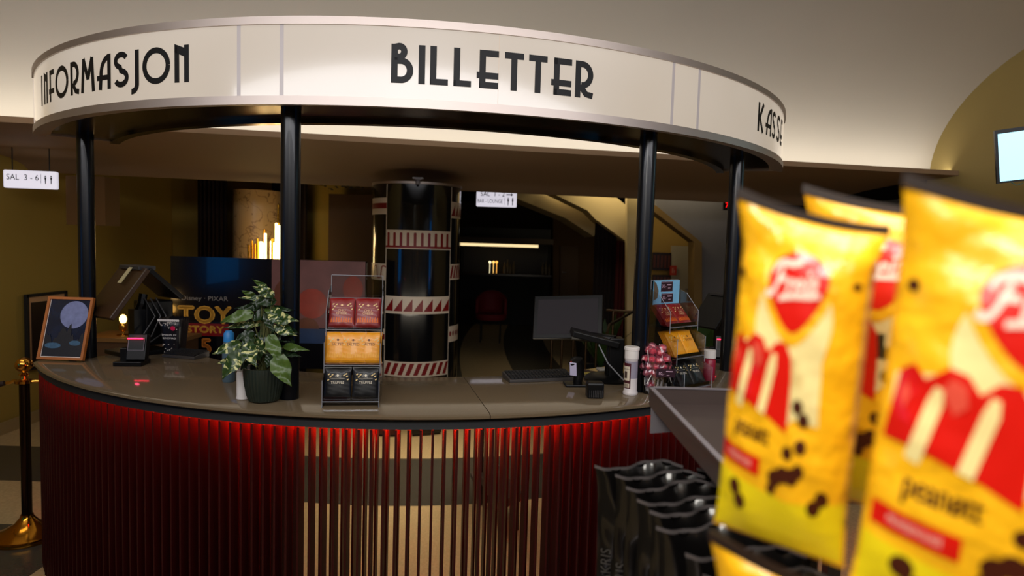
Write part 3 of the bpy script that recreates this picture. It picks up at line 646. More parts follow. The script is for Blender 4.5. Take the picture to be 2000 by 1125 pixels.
decal('symbol', rect(-.02, -.04, .0, .04)+rect(.01, -.04, .022, .01), plane_fn((0, -.011, 0), (1, 0, 0), (0, 0, 1)), mat('symbol_white', (230, 150, 120), .5), ws)
a = W(1423, 401, Y=7.6)
ledd = empty('queue_display', (a.x+.03, 7.62, a.z), 0, 'red glowing led number display behind the right pole', 'display'); led = mat('red_led', (255, 20, 20), .4, emit=(255, 20, 24), es=1.6)
b = MB(); b.box((0, .02, 0), (.16, .03, .11)); b.cyl((0, .02, .05), .01, .64); b.build('case', blackm_m, ledd, smooth=0)
decal('digits', shift(text_polys('71', .062), 0, 0), plane_fn((-.02, .004, 0), (1, 0, 0), (0, 0, 1)), led, ledd)
# spotlight in far room
p = W(1143, 459, Y=12); o = empty('wall_spotlight', p, 0, 'small white wall spotlight glowing below the beam', 'spotlight')
b = MB(); b.lathe([(.02, 0), (.035, .05), (.036, .07)], 12, (0, 0, -.02)); b.build('lamp_head', mat('spot_on', (255, 250, 230), .4, emit=(255, 245, 215), es=1.6), o); b = MB(); b.box((.05, .03, .02), (.1, .02, .02)); b.build('arm', blackm_m, o, smooth=0)
# potted palms
leafd = mat('palm_leaf', (40, 66, 22), .5, noise=.3)
def palm(px, py, Y, h, label):
    p = W(px, py, Y=Y); r = empty('potted_palm', (p.x, Y, 0), 0, label, 'plant')
    b = MB(); b.lathe([(.13, 0), (.18, .35), (.185, .36), (.16, .36), (.15, .3)], 24); b.build('pot', blackm_m, r)
    b = MB()
    for i in range(16):
        a = i*2.4; L = h*random.uniform(.45, .62); lean = random.uniform(.25, .75); pts = []
        for k in range(9):
            t = k/8; rr = math.sin(lean)*L*t; zz = .33+L*(t*math.cos(lean)*1.5-t*t*.35); pts.append(Vector((rr*math.cos(a), rr*math.sin(a), zz)))
        s_ = Vector((-math.sin(a), math.cos(a), 0))
        for k in range(8):
            w0, w1 = .055*math.sin(PI*min(1, k/8+.05))+.004, .055*math.sin(PI*(k+1)/8)+.002
            b.add([pts[k]-s_*w0, pts[k]+s_*w0, pts[k+1]+s_*w1, pts[k+1]-s_*w1], [(0, 1, 2, 3)])
    b.build('fronds', leafd, r, smooth=-40)
palm(1150, 560, 9.8, 1.15, 'dark leafy potted palm in front of the dark curtain'); palm(1378, 590, 6.9, 1.35, 'dim green potted palm behind the right display stand')
palm(1178, 590, 7.5, 1.1, 'dark potted palm behind the touch monitor')
# metal railing behind the touch monitor
hr = empty('metal_railing', W(1150, 700, Y=7.0)*1, 0, 'thin metal handrail with upright posts behind the touch monitor', 'railing'); hr.location.z = 0; hx, hy = hr.location.x, hr.location.y
chrome = mat('dim_steel', (96, 78, 60), .3, 1)
b = MB(); q0, q1, q2 = W(1184, 606, Y=6.6), W(1236, 609, Y=6.6), W(1186, 650, Y=5.9)
b.tube([q-hr.location for q in (q0, q1)], .013); b.tube([q1-hr.location, W(1190, 635, Y=6.1)-hr.location, q2-hr.location], .014); b.build('rail', chrome, hr)
for px, y1 in ((1078, 691), (1098, 706), (1120, 700), (1145, 720), (1165, 730), (1198, 670)):
    a, c = W(px, 655 if px < 1190 else 608, Y=6.6), None; b = MB(); b.cyl((a.x-hx, a.y-hy, 0), .013, a.z, 12); b.build('post', chrome, hr)
a, c = W(1070, 655, Y=6.6), W(1172, 658, Y=6.6); b = MB(); b.tube([a-hr.location, c-hr.location], .015); b.build('rail', chrome, hr)

# ================================================================== STANCHION AT THE LEFT
st = empty('rope_stanchion', (W(47, 1048, z=0).x+.02, W(47, 1048, z=0).y, 0), 0, 'brass and black queue stanchion standing left of the counter', 'stanchion')
dbr = mat('dark_brass_base', (190, 130, 40), .14, 1)
b = MB(); b.lathe([(0, .0), (.165, 0), (.17, .012), (.165, .028), (.15, .035), (.11, .05), (.06, .085), (.034, .12), (.03, .135)], 40); b.build('base', dbr, st)
b = MB(); b.cyl((0, 0, .13), .026, .76, 28); b.build('post', mat('stanchion_post', (46, 32, 20), .15, .8), st)
b = MB(); b.lathe([(.03, .885), (.045, .89), (.045, .905), (.022, .912), (.018, .93), (.028, .938), (.014, .948), (.012, .955)], 24); b.build('collar', brass_m, st)
b = MB(); b.sphere((0, 0, .992), .043, 28); b.build('ball_finial', brass_m, st)
b = MB(); b.tube([(-.03, 0, .898), (-.06, 0, .9), (-.075, 0, .89), (-.1, .0, .885)], .009); b.tube([(.03, .0, .898), (.06, .01, .9), (.09, .02, .897)], .009); b.build('hook', brass_m, st)
ro = MB(); ro.tube([(-.112+-.05*i, -.012*i, .885-.10*math.sin(min(PI, i*.16))) for i in range(16)], .014, 10)
r_ = ro.build('barrier_rope', mat('dark_rope', (36, 20, 14), .8, bump=.5)); r_.location = st.location; tag(r_, 'dark barrier rope hooked to the stanchion at the left edge', 'rope')

# ================================================================== OBJECTS ON THE COUNTER
Z = 1.1005
def on(px, py): return W(px, py, z=1.1)
# --- back-to-back register screens, left
def tent_register(px, py, s, rz, label, tape):
    c = on(px, py); r = empty('cash_register', (c.x, c.y, Z), rz, label, 'cash register')
    b = MB(); b.box((0, 0, .012), (.24*s, .22*s, .024)); b.build('base', black_m, r, smooth=0, bevel=.004)
    b = MB(); b.box((0, 0, .13*s), (.07*s, .06*s, .22*s)); b.tube([(0, .02, .2*s), (.02, .0, .27*s), (.03, 0, .32*s)], .022*s); b.build('stand', black_m, r, smooth=0)
    b = MB(); M1 = Matrix.Rotation(-.93, 3, 'Y'); b.box((-.105*s, 0, .335*s), (.31*s, .27*s, .028*s), M1); o = b.build('front_screen', mat('register_back', (58, 38, 20), .35) if tape else black_m, r, smooth=0, bevel=.004)
    b = MB(); M2 = Matrix.Rotation(.72, 3, 'Y'); b.box((.095*s, 0, .378*s), (.24*s, .23*s, .026*s), M2); b.build('rear_screen', black_m, r, smooth=0, bevel=.004)
    b = MB(); b.box((.10*s, .03, .16*s), (.15*s, .13*s, .24*s)); b.build('printer', black_m, r, smooth=0, bevel=.006)
    b = MB(); b.box((0, 0, .465*s), (.09*s, .2*s, .02*s)); b.build('hinge', grey_m, r, smooth=0, bevel=.003)
    if tape:
        b = MB(); b.box((-.062*s-.012, -.02, .42*s+.006), (.10*s, .035*s, .002), Matrix.Rotation(-.93, 3, 'Y')); b.build('paper_label', mat('paper_label', (190, 176, 130), .6), r, smooth=0)
    b = MB(); 
    for k in range(3): b.tube([(.02+.03*k, -.03, .3*s), (.06+.03*k, -.06, .2*s), (-.02+.05*k, -.08, .1*s), (-.05, -.05-.02*k, .03)], .004, 6)
    b.build('cables', grey_m, r)
    return r
tent_register(270, 690, 1.0, 1.0, 'black cash register with back to back tilted screens and a paper label at left', True)
tent_register(1406, 690, .80, .5, 'black cash register with tilted screens near the right end of the counter', False)
# --- card terminals with a red glow
def card_terminal(px, py, rz, label, h=.15, py_s=0):
    c = on(px, py); r = empty('card_terminal', (c.x, c.y, Z), rz, label, 'card terminal')
    b = MB(); b.box((0, 0, .011), (.13, .11, .022)); b.box((-.03, 0, .05), (.03, .05, .07)); b.build('cradle', black_m, r, smooth=0, bevel=.003)
    M = Matrix.Rotation(-.25, 3, 'X'); b = MB(); b.box((.03, .0, .085), (.09, .045, .13), M); b.build('body', black_m, r, smooth=0, bevel=.005)
    b = MB(); b.box((.03, -.0235, .105), (.076, .003, .062), M); b.build('bezel', mat('terminal_grey', (96, 90, 98), .4), r, smooth=0)
    b = MB(); b.box((.03, -.0262, .103), (.068, .002, .05), M); b.build('display', black_m, r, smooth=0)
    b = MB(); b.box((.03, -.0345, .1345), (.070, .003, .005), M); b.build('status_light', mat('status_red', (255, 20, 50), .4, emit=(255, 20, 60), es=7), r, smooth=0)
    l = point('status_glow', (0, 0, 0), .03, (1, .05, .15), .01); l.location = r.location+Vector((.02, -.06, .16))
    return r
card_terminal(258, 712, .12, 'black card terminal with a red status light in front of the left register')
card_terminal(1400, 706, -.3, 'black card terminal with a red line of light behind the right display stand')
# --- popcorn cup
c = on(345, 689); pc = empty('popcorn_cup', (c.x, c.y-.02, Z), 0, 'black popcorn cup with scalloped rim reading SMAKEN AV KINOMAGI', 'cup')
cupm = mat('cup_print', (14, 12, 18), .35); 
def cup_r(t): return .040+t*.018
b = MB(); HC = .175
vs = []; fs = []; nn = 48
for i in range(nn):
    a = 2*PI*i/nn
    for k, t in enumerate((0, .25, .5, .75, 1)):
        # rounded square section
        rr = cup_r(t)/(abs(math.cos(a))**4+abs(math.sin(a))**4)**.25; vs.append((rr*math.cos(a), rr*math.sin(a), t*(HC+(.004*abs(math.sin(a*8)) if t == 1 else 0))))
for i in range(nn):
    j = (i+1) % nn
    for k in range(4): fs.append((i*5+k, j*5+k, j*5+k+1, i*5+k+1))
fs.append(tuple(i*5 for i in range(nn))[::-1]); b.add(vs, fs); o = b.build('cup', cupm, pc); so = o.modifiers.new('s', 'SOLIDIFY'); so.thickness = .001
def cup_fn(off): return lambda x, y: (x, -(cup_r(y/HC))-off, y)
decal('lettering', shift(text_polys('SMAKEN AV', .0095), 0, .098)+shift(text_polys('KINOMAGI', .0095), 0, .082), cup_fn(.0012), white_m, pc)
decal('rim_print', sum([disc(-.048+.0087*i, HC-.004, .0055, .006, 10) for i in range(12)], []), cup_fn(.0014), white_m, pc)
pops = []
for i in range(46):
    x = random.uniform(-.045, .045); y = HC-.012-abs(random.gauss(0, .014)) if i < 30 else random.uniform(.008, .055); pops += disc(x*(.75+.25*y/HC), max(.006, y), random.uniform(.0015, .0038), random.uniform(.0015, .0034), 7)
decal('printed_popcorn', pops, cup_fn(.0013), mat('popcorn_print', (206, 196, 186), .5), pc)
decal('round_sticker', disc(.020, .132, .0115, .0115, 20), cup_fn(.0017), mat('sticker_pink', (190, 20, 70), .4, emit=(190, 20, 70), es=.05), pc)
pc.scale = (1.1, 1.1, 1.1)
# --- keyboards
def keyboard(c, rz, w_, d_, label):
    r = empty('keyboard', (c.x, c.y, Z), rz, label, 'keyboard'); b = MB()
    b.prism([(-w_/2, -d_/2, 0), (-w_/2, d_/2, 0), (-w_/2, d_/2, .030), (-w_/2, -d_/2, .014)], (w_, 0, 0)); b.build('case', mat('keyboard_case', (64, 60, 58), .45), r, smooth=0, bevel=.002)
    b = MB(); nx, ny = 18, 6; sl = .016/d_
    for j in range(ny):
        for i in range(nx):
            x = -w_/2+w_*(i+.9)/(nx+.8); y = -d_/2+d_*(j+.9)/(ny+.8); b.box((x, y, .0145+(y+d_/2)*sl+.0035), (w_/nx*.78, d_/ny*.72, .007))
    b.build('keys', mat('keycaps', (26, 25, 26), .5), r, smooth=0)
keyboard(on(352, 698)+Vector((.02, .02, 0)), -.25, .20, .115, 'small dark keyboard in front of the popcorn cup')
keyboard(on(1052, 742)+Vector((.0, .02, 0)), .30, .33, .13, 'black keyboard in the middle of the counter below the monitor')
# --- white and blue bottles by the plant
def bottle(px, py, prof, mt, label, name='bottle', extra=None, cat='bottle'):
    c = on(px, py); r = empty(name, (c.x, c.y, Z), 0, label, cat); b = MB(); b.lathe(prof, 32); b.build('body', mt, r)
    if extra: extra(r)
    return r
def bcap(prof, mt): 
    def f(r): b = MB(); b.lathe(prof, 32); b.build('cap', mt, r)
    return f
bottle(447, 745, [(0, 0), (.026, 0), (.028, .006), (.028, .16), (.022, .178)], mat('pale_blue_bottle', (80, 100, 112), .3), 'slim blue capped bottle behind the plant leaves', extra=bcap([(.0225, .179), (.022, .215), (.013, .228), (0, .229)], mat('blue_cap', (40, 130, 200), .4)))
bottle(475, 779, [(0, 0), (.024, 0), (.027, .004), (.025, .014), (.025, .105), (.021, .112)], white_m, 'white plastic shaker half hidden by the plant pot', name='shaker', extra=bcap([(.0215, .112), (.026, .115), (.026, .138), (.022, .14), (0, .14)], white_m), cat='shaker')
# --- pot plant
c = on(502, 791); c = c+Vector((0, .07, 0))
pl = empty('potted_plant', (c.x, c.y, Z), 0, 'variegated trailing plant in a ribbed dark green pot on the counter', 'plant')
b = MB(); vs = []; fs = []; prof = [(.045, 0), (.058, .006), (.066, .03), (.074, .075), (.0775, .12), (.077, .135), (.070, .135), (.068, .12)]; nn = 144
for i in range(nn):
    a = 2*PI*i/nn
    for k, (r_, z_) in enumerate(prof): rr = r_*(1+(.016*math.cos(a*36) if 0 < k < 5 else 0)); vs.append((rr*math.cos(a), rr*math.sin(a), z_))
K = len(prof)
for i in range(nn):
    j = (i+1) % nn
    for k in range(K-1): fs.append((i*K+k, j*K+k, j*K+k+1, i*K+k+1))
fs.append(tuple(i*K for i in range(nn))); b.add(vs, fs); b.build('pot', mat('pot_green', (26, 36, 26), .5), pl)
b = MB(); b.lathe([(.069, .118), (0, .122)], 32); b.build('soil', mat('soil', (26, 18, 12), .95, bump=.8, bscale=120), pl)
def leaf_mat():
    m = bpy.data.materials.new('variegated_leaf'); m.use_nodes = True; n = m.node_tree; p = n.nodes['Principled BSDF']; p.inputs['Roughness'].default_value = .32
    uv = n.nodes.new('ShaderNodeUVMap'); mp = n.nodes.new('ShaderNodeMapping'); mp.inputs['Scale'].default_value = (1.6, 5.5, 1); mp.inputs['Rotation'].default_value = (0, 0, .5)
    nz = n.nodes.new('ShaderNodeTexNoise'); nz.inputs['Scale'].default_value = 1.15; nz.inputs['Detail'].default_value = 4
    r = n.nodes.new('ShaderNodeValToRGB'); r.color_ramp.elements[0].position = .53; r.color_ramp.elements[0].color = (*lin((42, 66, 26)), 1); r.color_ramp.elements[1].position = .60; r.color_ramp.elements[1].color = (*lin((206, 204, 140)), 1)
    q = r.color_ramp.elements.new(.54); q.color = (*lin((78, 100, 44)), 1)
    n.links.new(uv.outputs[0], mp.inputs[0]); n.links.new(mp.outputs[0], nz.inputs['Vector']); n.links.new(nz.outputs[0], r.inputs[0]); n.links.new(r.outputs[0], p.inputs['Base Color'])
    p.inputs['Subsurface Weight'].default_value = 0; return m
lm = leaf_mat(); gm = mat('green_leaf', (72, 96, 38), .32, noise=.35, nscale=30); dm = mat('deep_leaf', (30, 50, 22), .35, noise=.3, nscale=30)
VSEG, USEG = 10, 6
bmv = {0: ([], [], []), 1: ([], [], []), 2: ([], [], [])}
def leaf(base, tip, width, kind, dz=0):
    base, tip = Vector(base), Vector(tip); ax = tip-base; L = ax.length; ax.normalize()
    side = ax.cross(Vector((0, -1, .35))).normalized(); nn_ = side.cross(ax).normalized(); 
    if nn_.y > 0: nn_ = -nn_
    V, Fc, U = bmv[kind]; b0 = len(V); ph = random.random()*9
    for j in range(VSEG+1):
        t = j/VSEG; hw = width/2*(math.sin(PI*min(1, t**.62))**.9)*(1.12-.25*t) if 0 < t < 1 else .0005
        for i in range(USEG+1):
            s = -1+2*i/USEG; bend = -.22*L*(t-.2)**2; cup = -.18*width*(1-s*s)*-1*0+.16*width*abs(s)*(1 if t < .95 else 0)
            back = .10*L*(abs(s)**1.5) if t < .12 else 0
            V.append(base+ax*(t*L-back)+side*(s*hw)+nn_*(bend+cup*.8+.006*math.sin(t*14+s*3+ph))); U.append((s*.5+ph, t+ph))
    for j in range(VSEG):
        for i in range(USEG): a = b0+j*(USEG+1)+i; Fc.append((a, a+1, a+USEG+2, a+USEG+1))
ZS = 3.309
def lp_(x, y, dy=0): return W(300+x/ZS, 480+y/ZS, Y=c.y+dy)-Vector((c.x, c.y, Z))
LV = [((770, 320), (640, 262), 62, 0, -.03), ((720, 270), (640, 216), 34, 1, 0), ((700, 250), (750, 300), 40, 0, -.02), ((760, 345), (545, 330), 46, 0, 0), ((780, 360), (620, 365), 60, 2, -.02), ((690, 400), (520, 400), 45, 2, .03),
 ((630, 440), (425, 490), 78, 1, -.03), ((690, 500), (445, 525), 52, 0, .0), ((720, 405), (895, 412), 50, 2, .02), ((770, 420), (840, 520), 92, 0, -.04), ((790, 470), (922, 480), 80, 0, -.05), ((800, 520), (915, 575), 84, 0, -.04),
 ((820, 545), (935, 560), 76, 2, .02), ((700, 560), (810, 650), 80, 2, .0), ((755, 590), (822, 762), 88, 1, -.06), ((850, 650), (995, 672), 50, 1, -.02), ((850, 690), (940, 712), 44, 2, 0),
 ((800, 725), (880, 905), 124, 1, -.085), ((560, 640), (372, 695), 74, 0, -.05), ((610, 640), (655, 780), 96, 0, -.07), ((575, 690), (432, 858), 108, 0, -.07), ((590, 730), (405, 755), 66, 0, -.03), ((640, 560), (520, 610), 60, 2, 0),
 ((710, 620), (620, 555), 70, 2, .03), ((640, 700), (560, 800), 80, 2, -.02), ((720, 440), (640, 480), 80, 2, .0), ((700, 360), (640, 420), 70, 2, .02), ((740, 520), (690, 620), 70, 2, .02), ((760, 560), (880, 620), 80, 2, .04), ((660, 620), (730, 700), 70, 0, -.02),
 ((780, 640), (870, 700), 70, 2, .03), ((690, 470), (600, 540), 70, 1, .02), ((740, 400), (800, 460), 60, 1, -.01), ((700, 300), (770, 350), 50, 2, -.01), ((650, 330), (570, 290), 44, 1, .02), ((610, 660), (520, 700), 70, 0, -.02),
 ((740, 440), (770, 560), 70, 2, -.02), ((640, 600), (560, 660), 64, 2, -.04), ((690, 680), (640, 760), 66, 2, -.04), ((760, 700), (730, 790), 60, 2, -.03), ((840, 600), (920, 640), 60, 2, .03)]
for (bx, by), (tx, ty), wv_, kd, dy in LV: leaf(lp_(bx, by, dy), lp_(tx, ty, dy-.035), wv_/ZS/F_PX*c.y, kd)
for kd, (mt, nm) in enumerate(((lm, 'variegated_leaves'), (gm, 'green_leaves'), (dm, 'dark_leaves'))):
    V, Fc, U = bmv[kd]; me = bpy.data.meshes.new(nm); me.from_pydata([tuple(v) for v in V], [], Fc); uvl = me.uv_layers.new(name='UVMap')
    for l in me.loops: uvl.data[l.index].uv = U[l.vertex_index]
    me.materials.append(mt); me.shade_smooth(); o = bpy.data.objects.new(nm, me); COL.objects.link(o); o.parent = pl
b = MB(); 
for (bx, by), (tx, ty), wv_, kd, dy in LV:
    e_ = lp_(bx, by, dy); s_ = Vector((random.uniform(-.02, .02), random.uniform(-.02, .02), .12)); m_ = (e_+s_)/2+Vector((0, 0, .02)); b.tube([s_, m_, e_], .0022, 6)
b.tube([(.0, .0, .12), (.012, 0, .22), (.0, .0, .33)], [.007, .006, .004], 8); b.build('stems', mat('stem_green', (84, 86, 44), .5), pl)

# ================================================================== SNACK BAGS
def snack_bag(w_, h_, th, base_m, root, name='pouch', seal_m=None, wr=.0012):
    def surf(u, v, side=1, off=0):
        """u,v in -1..1 -> local x, y, z (front towards -y, z up, base at 0)"""
        tu = max(0, 1-abs(u)**2.6)**.62; tv_ = max(0, 1-abs(v)**5)**.8
        y = -side*(th/2*tu*tv_+off); x = u*w_/2*(1-.05*tv_*(1-abs(v)**3)*1)
        y += -side*wr*math.sin(u*7+v*3)*tu*math.exp(-((1-abs(v))*4)**2)*(1 if abs(v) < .97 else 0)+-side*wr*.5*math.sin(v*23+u*5)*tu*tv_*abs(u)
        return (x, y, h_/2+v*h_/2)
    b = MB(); b.grid(lambda a, c: surf(a*2-1, c*2-1, 1), 22, 26); b.grid(lambda a, c: surf(1-a*2, c*2-1, -1), 22, 26)
    o = b.build(name, base_m, root, smooth=70); surf.pouch = o
    if seal_m is not None:
        for zz in (h_*.985, h_*.015):
            b = MB(); b.box((0, 0, zz), (w_*.985, .0016, h_*.045)); b.build('seal', seal_m, root, smooth=0)
    return surf
foil_r = mat('red_foil', (130, 10, 10), .4, coat=.12, noise=.35, nscale=18); foil_y = mat('yellow_foil', (236, 156, 20), .4, coat=.12, noise=.15, nscale=18, emit=(214, 130, 10), es=0); foil_k = mat('black_foil', (9, 9, 10), .4, coat=.12, spec=.3, noise=.3, nscale=18)
seal_r = mat('seal_red', (70, 8, 14), .35); seal_y = mat('seal_yellow', (200, 126, 20), .35); seal_k = mat('seal_black', (14, 14, 15), .3)
cream = mat('popcorn_cream', (226, 196, 130), .5); orange = mat('flame_orange', (214, 96, 20), .5); pale_t = mat('pale_print', (226, 214, 190), .5)
KIDS = {}
def make_small(kind):
    w_, h_, th = .103, .124, .018
    mt, sl, txt, tc_ = {'chili': (foil_r, seal_r, ('CHILI', 'CHEESE'), mat('print_peach', (236, 190, 140), .5)), 'salt': (foil_y, seal_y, ('SALTED',), mat('print_brown', (110, 60, 14), .5)), 'truffle': (foil_k, seal_k, ('TRUFFLE',), pale_t)}[kind]
    lab = {'chili': 'x', 'salt': 'x', 'truffle': 'x'}[kind]
    r = empty('snack_bag', (0, 0, 0), 0, lab, 'snack bag'); before = set(bpy.data.objects)
    sf = snack_bag(w_, h_, th, mt, r, seal_m=sl)
    fn = lambda off: (lambda x, y: sf(max(-.97, min(.97, x/(w_/2))), max(-.97, min(.97, y/(h_/2))), 1, off))
    tp_ = []
    if kind == 'chili':
        for i, t in enumerate(txt): tp_ += shift(text_polys(t, .0095), 0, .008-.012*i)
    elif kind == 'salt': tp_ += shift(text_polys(txt[0], .0105), 0, .012)
    else: tp_ += shift(text_polys(txt[0], .010), 0, .002)
    tp_ += rect(-.028, .0185, .028, .0192)+disc(0, .030, .005, .005, 6)+rect(-.010, .0295, .010, .0303)
    decal('lettering', tp_, fn(.0008), tc_, sf.pouch, cut=(.012, .012))
    pp = []
    for x, y in ((-.036, .034), (-.030, .024), (-.022, .032), (.032, .036), (.036, .026), (.024, .030), (-.038, .012), (.040, .014)): pp += disc(x, y, .0034, .0026, 7)+disc(x+.003, y+.002, .0024, .0024, 7)
    decal('printed_popcorn', pp, fn(.0008), cream, sf.pouch, cut=(.012, .012))
    if kind != 'truffle':
        pp = []
        for i in range(9): x = -.040+.010*i; pp.append([(x-.004, -.040), (x+.004, -.040), (x+.003, -.026+(i % 3)*.003), (x, -.020+(i % 2)*.004), (x-.003, -.028)])
        decal('printed_figures', pp, fn(.0007), orange if kind == 'chili' else mat('salt_figures', (240, 170, 50), .5), sf.pouch, cut=(.012, .012))
    KIDS[r] = [o for o in bpy.data.objects if o.parent == r]
    KIDS[sf.pouch] = [o for o in bpy.data.objects if o.parent == sf.pouch]
    return r
protos = {k: make_small(k) for k in ('chili', 'salt', 'truffle')}; used = set()
def place_bag(kind, M, label, group):
    pr = protos[kind]; loc, q, _ = M.decompose(); eu = q.to_euler()
    if kind not in used: used.add(kind); pr.location = loc; pr.rotation_euler = eu; tag(pr, label, None, group); return pr
    return copy_tree(pr, KIDS, loc, eu, label, group)
# --- acrylic display stands: shelves in steps, local front towards -y
def display(loc, rz, label, bw_=.105, W_=.215, s=1.0, card=False):
    r = empty('display_stand', loc, rz, label, 'display stand')
    D = .20; zs = (.022, .155, .290); ys = (-.10, -.055, -.01); dp = .10; t = .003
    for z_, y_ in zip(zs, ys):
        b = MB(); b.box((0, y_+dp/2, z_), (W_-.008, dp, t)); b.build('shelf', clear_m, r, smooth=0)
        b = MB(); b.box((0, y_, z_+.010), (W_-.008, t, .020)); b.build('front_lip', clear_m, r, smooth=0)
    for sx in (-1, 1):
        b = MB(); pts = [(0, -.10, 0), (0, -.10, .105), (0, -.055, .125), (0, -.055, .245), (0, -.01, .265), (0, -.01, .36), (0, .06, .44), (0, .118, .46), (0, .118, 0)]
        b.prism([(sx*W_/2-(t if sx > 0 else 0), y, z) for _, y, z in pts], (t, 0, 0)); b.build('side_panel', clear_m, r, smooth=0)
    b = MB(); b.box((0, .112, .25), (W_-.008, t, .50)); b.build('back_panel', clear_m, r, smooth=0)
    b = MB(); e = .0018
    for sx in (-1, 1):
        b.tube([(sx*W_/2, -.10, 0), (sx*W_/2, -.10, .105)], e, 4); b.tube([(sx*W_/2, -.055, .125), (sx*W_/2, -.055, .245)], e, 4); b.tube([(sx*W_/2, -.01, .265), (sx*W_/2, -.01, .36), (sx*W_/2, .06, .44)], e, 4)
        b.tube([(sx*(W_/2-.004), .109, .43), (sx*(W_/2-.004), .109, .50)], e, 4)
    for z_, y_ in zip(zs, ys): b.tube([(-W_/2, y_, z_), (W_/2, y_, z_)], e*1.3, 4)
    b.tube([(-W_/2+.004, .109, .50), (W_/2-.004, .109, .50)], e, 4)
    b.build('polished_edges', edge_m, r, smooth=0)
    return r, zs, ys
def fill(r, zs, ys, which, place, rows, lean=.42):
    M0 = Matrix.Translation(r.location) @ r.rotation_euler.to_matrix().to_4x4()
    for (tier, kind, xs, n, grp) in rows:
        cols = {'chili': 'red chili cheese', 'salt': 'yellow', 'truffle': 'black truffle'}[kind]; tn = {0: 'bottom', 1: 'middle', 2: 'top'}[tier]
        for xi, x in enumerate(xs):
            side = ('left' if xi == 0 else 'right') if len(xs) == 2 else ('left', 'centre', 'right')[xi]
            for j in range(n):
                y = ys[tier]+.020+.0115*j+(.004 if (len(xs) == 3 and xi != 1) else 0); M = M0 @ Matrix.Translation((x+random.uniform(-.001, .001), y, zs[tier]+.004)) @ Matrix.Rotation(-lean*(.8 if tier < 2 else 1), 4, 'X') @ Matrix.Rotation(random.uniform(-.02, .02), 4, 'Z')
                pos = 'frontmost' if j == 0 else ('second' if j == 1 else 'third' if j == 2 else 'fourth')
                place_bag(kind, M, f'{pos} {cols} bag, {side} stack, {tn} shelf of the {which}', grp+' in the '+which)
c = on(676, 797)
d1, zs, ys = display((c.x, c.y+.11, Z), .14, 'clear acrylic three step display stand of popcorn bags beside the plant')
fill(d1, zs, ys, 'left display', None, [(2, 'chili', (-.052, .052), 3, 'red bags'), (1, 'salt', (-.060, .0, .060), 2, 'yellow bags'), (0, 'truffle', (-.053, .053), 3, 'black bags')], .34)
c = on(1338, 768)
d2, zs, ys = display((c.x+.0, c.y+.10, Z), .70, 'clear acrylic display stand with a blue price card right of the lollipops')
fill(d2, zs, ys, 'right display', None, [(2, 'chili', (-.05, .05), 4, 'red bags'), (1, 'salt', (-.045, .05), 4, 'yellow bags'), (0, 'truffle', (-.05, .05), 4, 'black bags')], .72)
M0 = d2.rotation_euler.to_matrix().to_4x4()
cd = empty('price_card', d2.location+(M0 @ Vector((0, .098, .385))), 0, 'light blue price card with two dark price tags on the right display stand', 'price card', rot=(0, 0, .70))
b = MB(); b.box((0, 0, .057), (.20, .002, .114)); b.build('card', mat('card_blue', (120, 178, 212), .35, noise=.25, nscale=9, emit=(120, 178, 212), es=.06), cd, smooth=0)
dk = mat('price_tag_dark', (44, 20, 34), .4)
decal('price_tag', rect(-.045, .060, .045, .108)+rect(-.040, .008, .050, .052), plane_fn((0, -.001, 0), (1, 0, 0), (0, 0, 1), .0006), dk, cd)
pp = []
for y, x in ((.086, -.022), (.032, -.016)): pp += shift(text_polys('30,-', .016), x, y)+rect(x+.022, y+.004, x+.056, y+.009)+rect(x+.03, y-.010, x+.048, y-.0075)
for x0, y0, x1, y1 in ((-.045, .060, .045, .108), (-.040, .008, .050, .052)): pp += rect(x0+.002, y0+.002, x1-.002, y0+.003)+rect(x0+.002, y1-.003, x1-.002, y1-.002)
decal('price_lettering', pp, plane_fn((0, -.001, 0), (1, 0, 0), (0, 0, 1), .0012), mat('tag_pink', (206, 170, 190), .5), cd)
decal('printed_shape', [[(-.098, .112), (-.08, .10), (-.062, .065), (-.07, .03), (-.098, .02)]], plane_fn((0, -.001, 0), (1, 0, 0), (0, 0, 1), .0006), mat('card_brown', (96, 84, 70), .5), cd)

# ================================================================== MIDDLE: touch monitor, scanner, small items
a, c_ = W(1054, 651, Y=3.55), W(1171, 651, Y=3.55); 
mo = empty('touch_monitor', (on(1190, 745).x, on(1190, 745).y+.04, Z), 0, 'black touch monitor with a blank grey screen on a slanted arm', 'monitor')
ml = mo.location
scq = [W(1053, 652, Y=3.30), W(1172, 651, Y=3.22), W(1164, 585, Y=3.30), W(1047, 586, Y=3.38)]
u_ = (scq[1]-scq[0]).normalized(); v_ = (scq[3]-scq[0]); v_ = (v_-u_*v_.dot(u_)).normalized(); nrm = u_.cross(v_)
cen = sum(scq, Vector())/4-ml; mw, mh = (scq[1]-scq[0]).length, (scq[3]-scq[0]).length
M = Matrix((u_, nrm, v_)).transposed()
b = MB(); b.box(cen-nrm*.016, (mw+.045, .03, mh+.045), M); b.build('housing', black_m, mo, smooth=0, bevel=.004)
b = MB(); b.box(cen+nrm*.0005, (mw, .002, mh), M); b.build('screen', mat('grey_screen', (32, 29, 31), .6, spec=.15, emit=(58, 52, 55), es=.18), mo, smooth=0)
b = MB(); tb = cen-nrm*.04-v_*.09; b.tube([tb, (tb+Vector((0, 0, .25)))*.5+Vector((-.03, 0, -.02)), Vector((.01, .0, .20)), Vector((.01, 0, .03))], [.02, .026, .03, .03], 12); b.build('arm', black_m, mo)
b = MB(); b.box((-.075, .0, .205), (.23, .16, .03), Matrix.Rotation(.22, 3, 'Y')); b.build('arm_plate', black_m, mo, smooth=0, bevel=.005)
b = MB(); b.box((.03, 0, .11), (.07, .09, .20)); b.build('column', black_m, mo, smooth=0, bevel=.006)
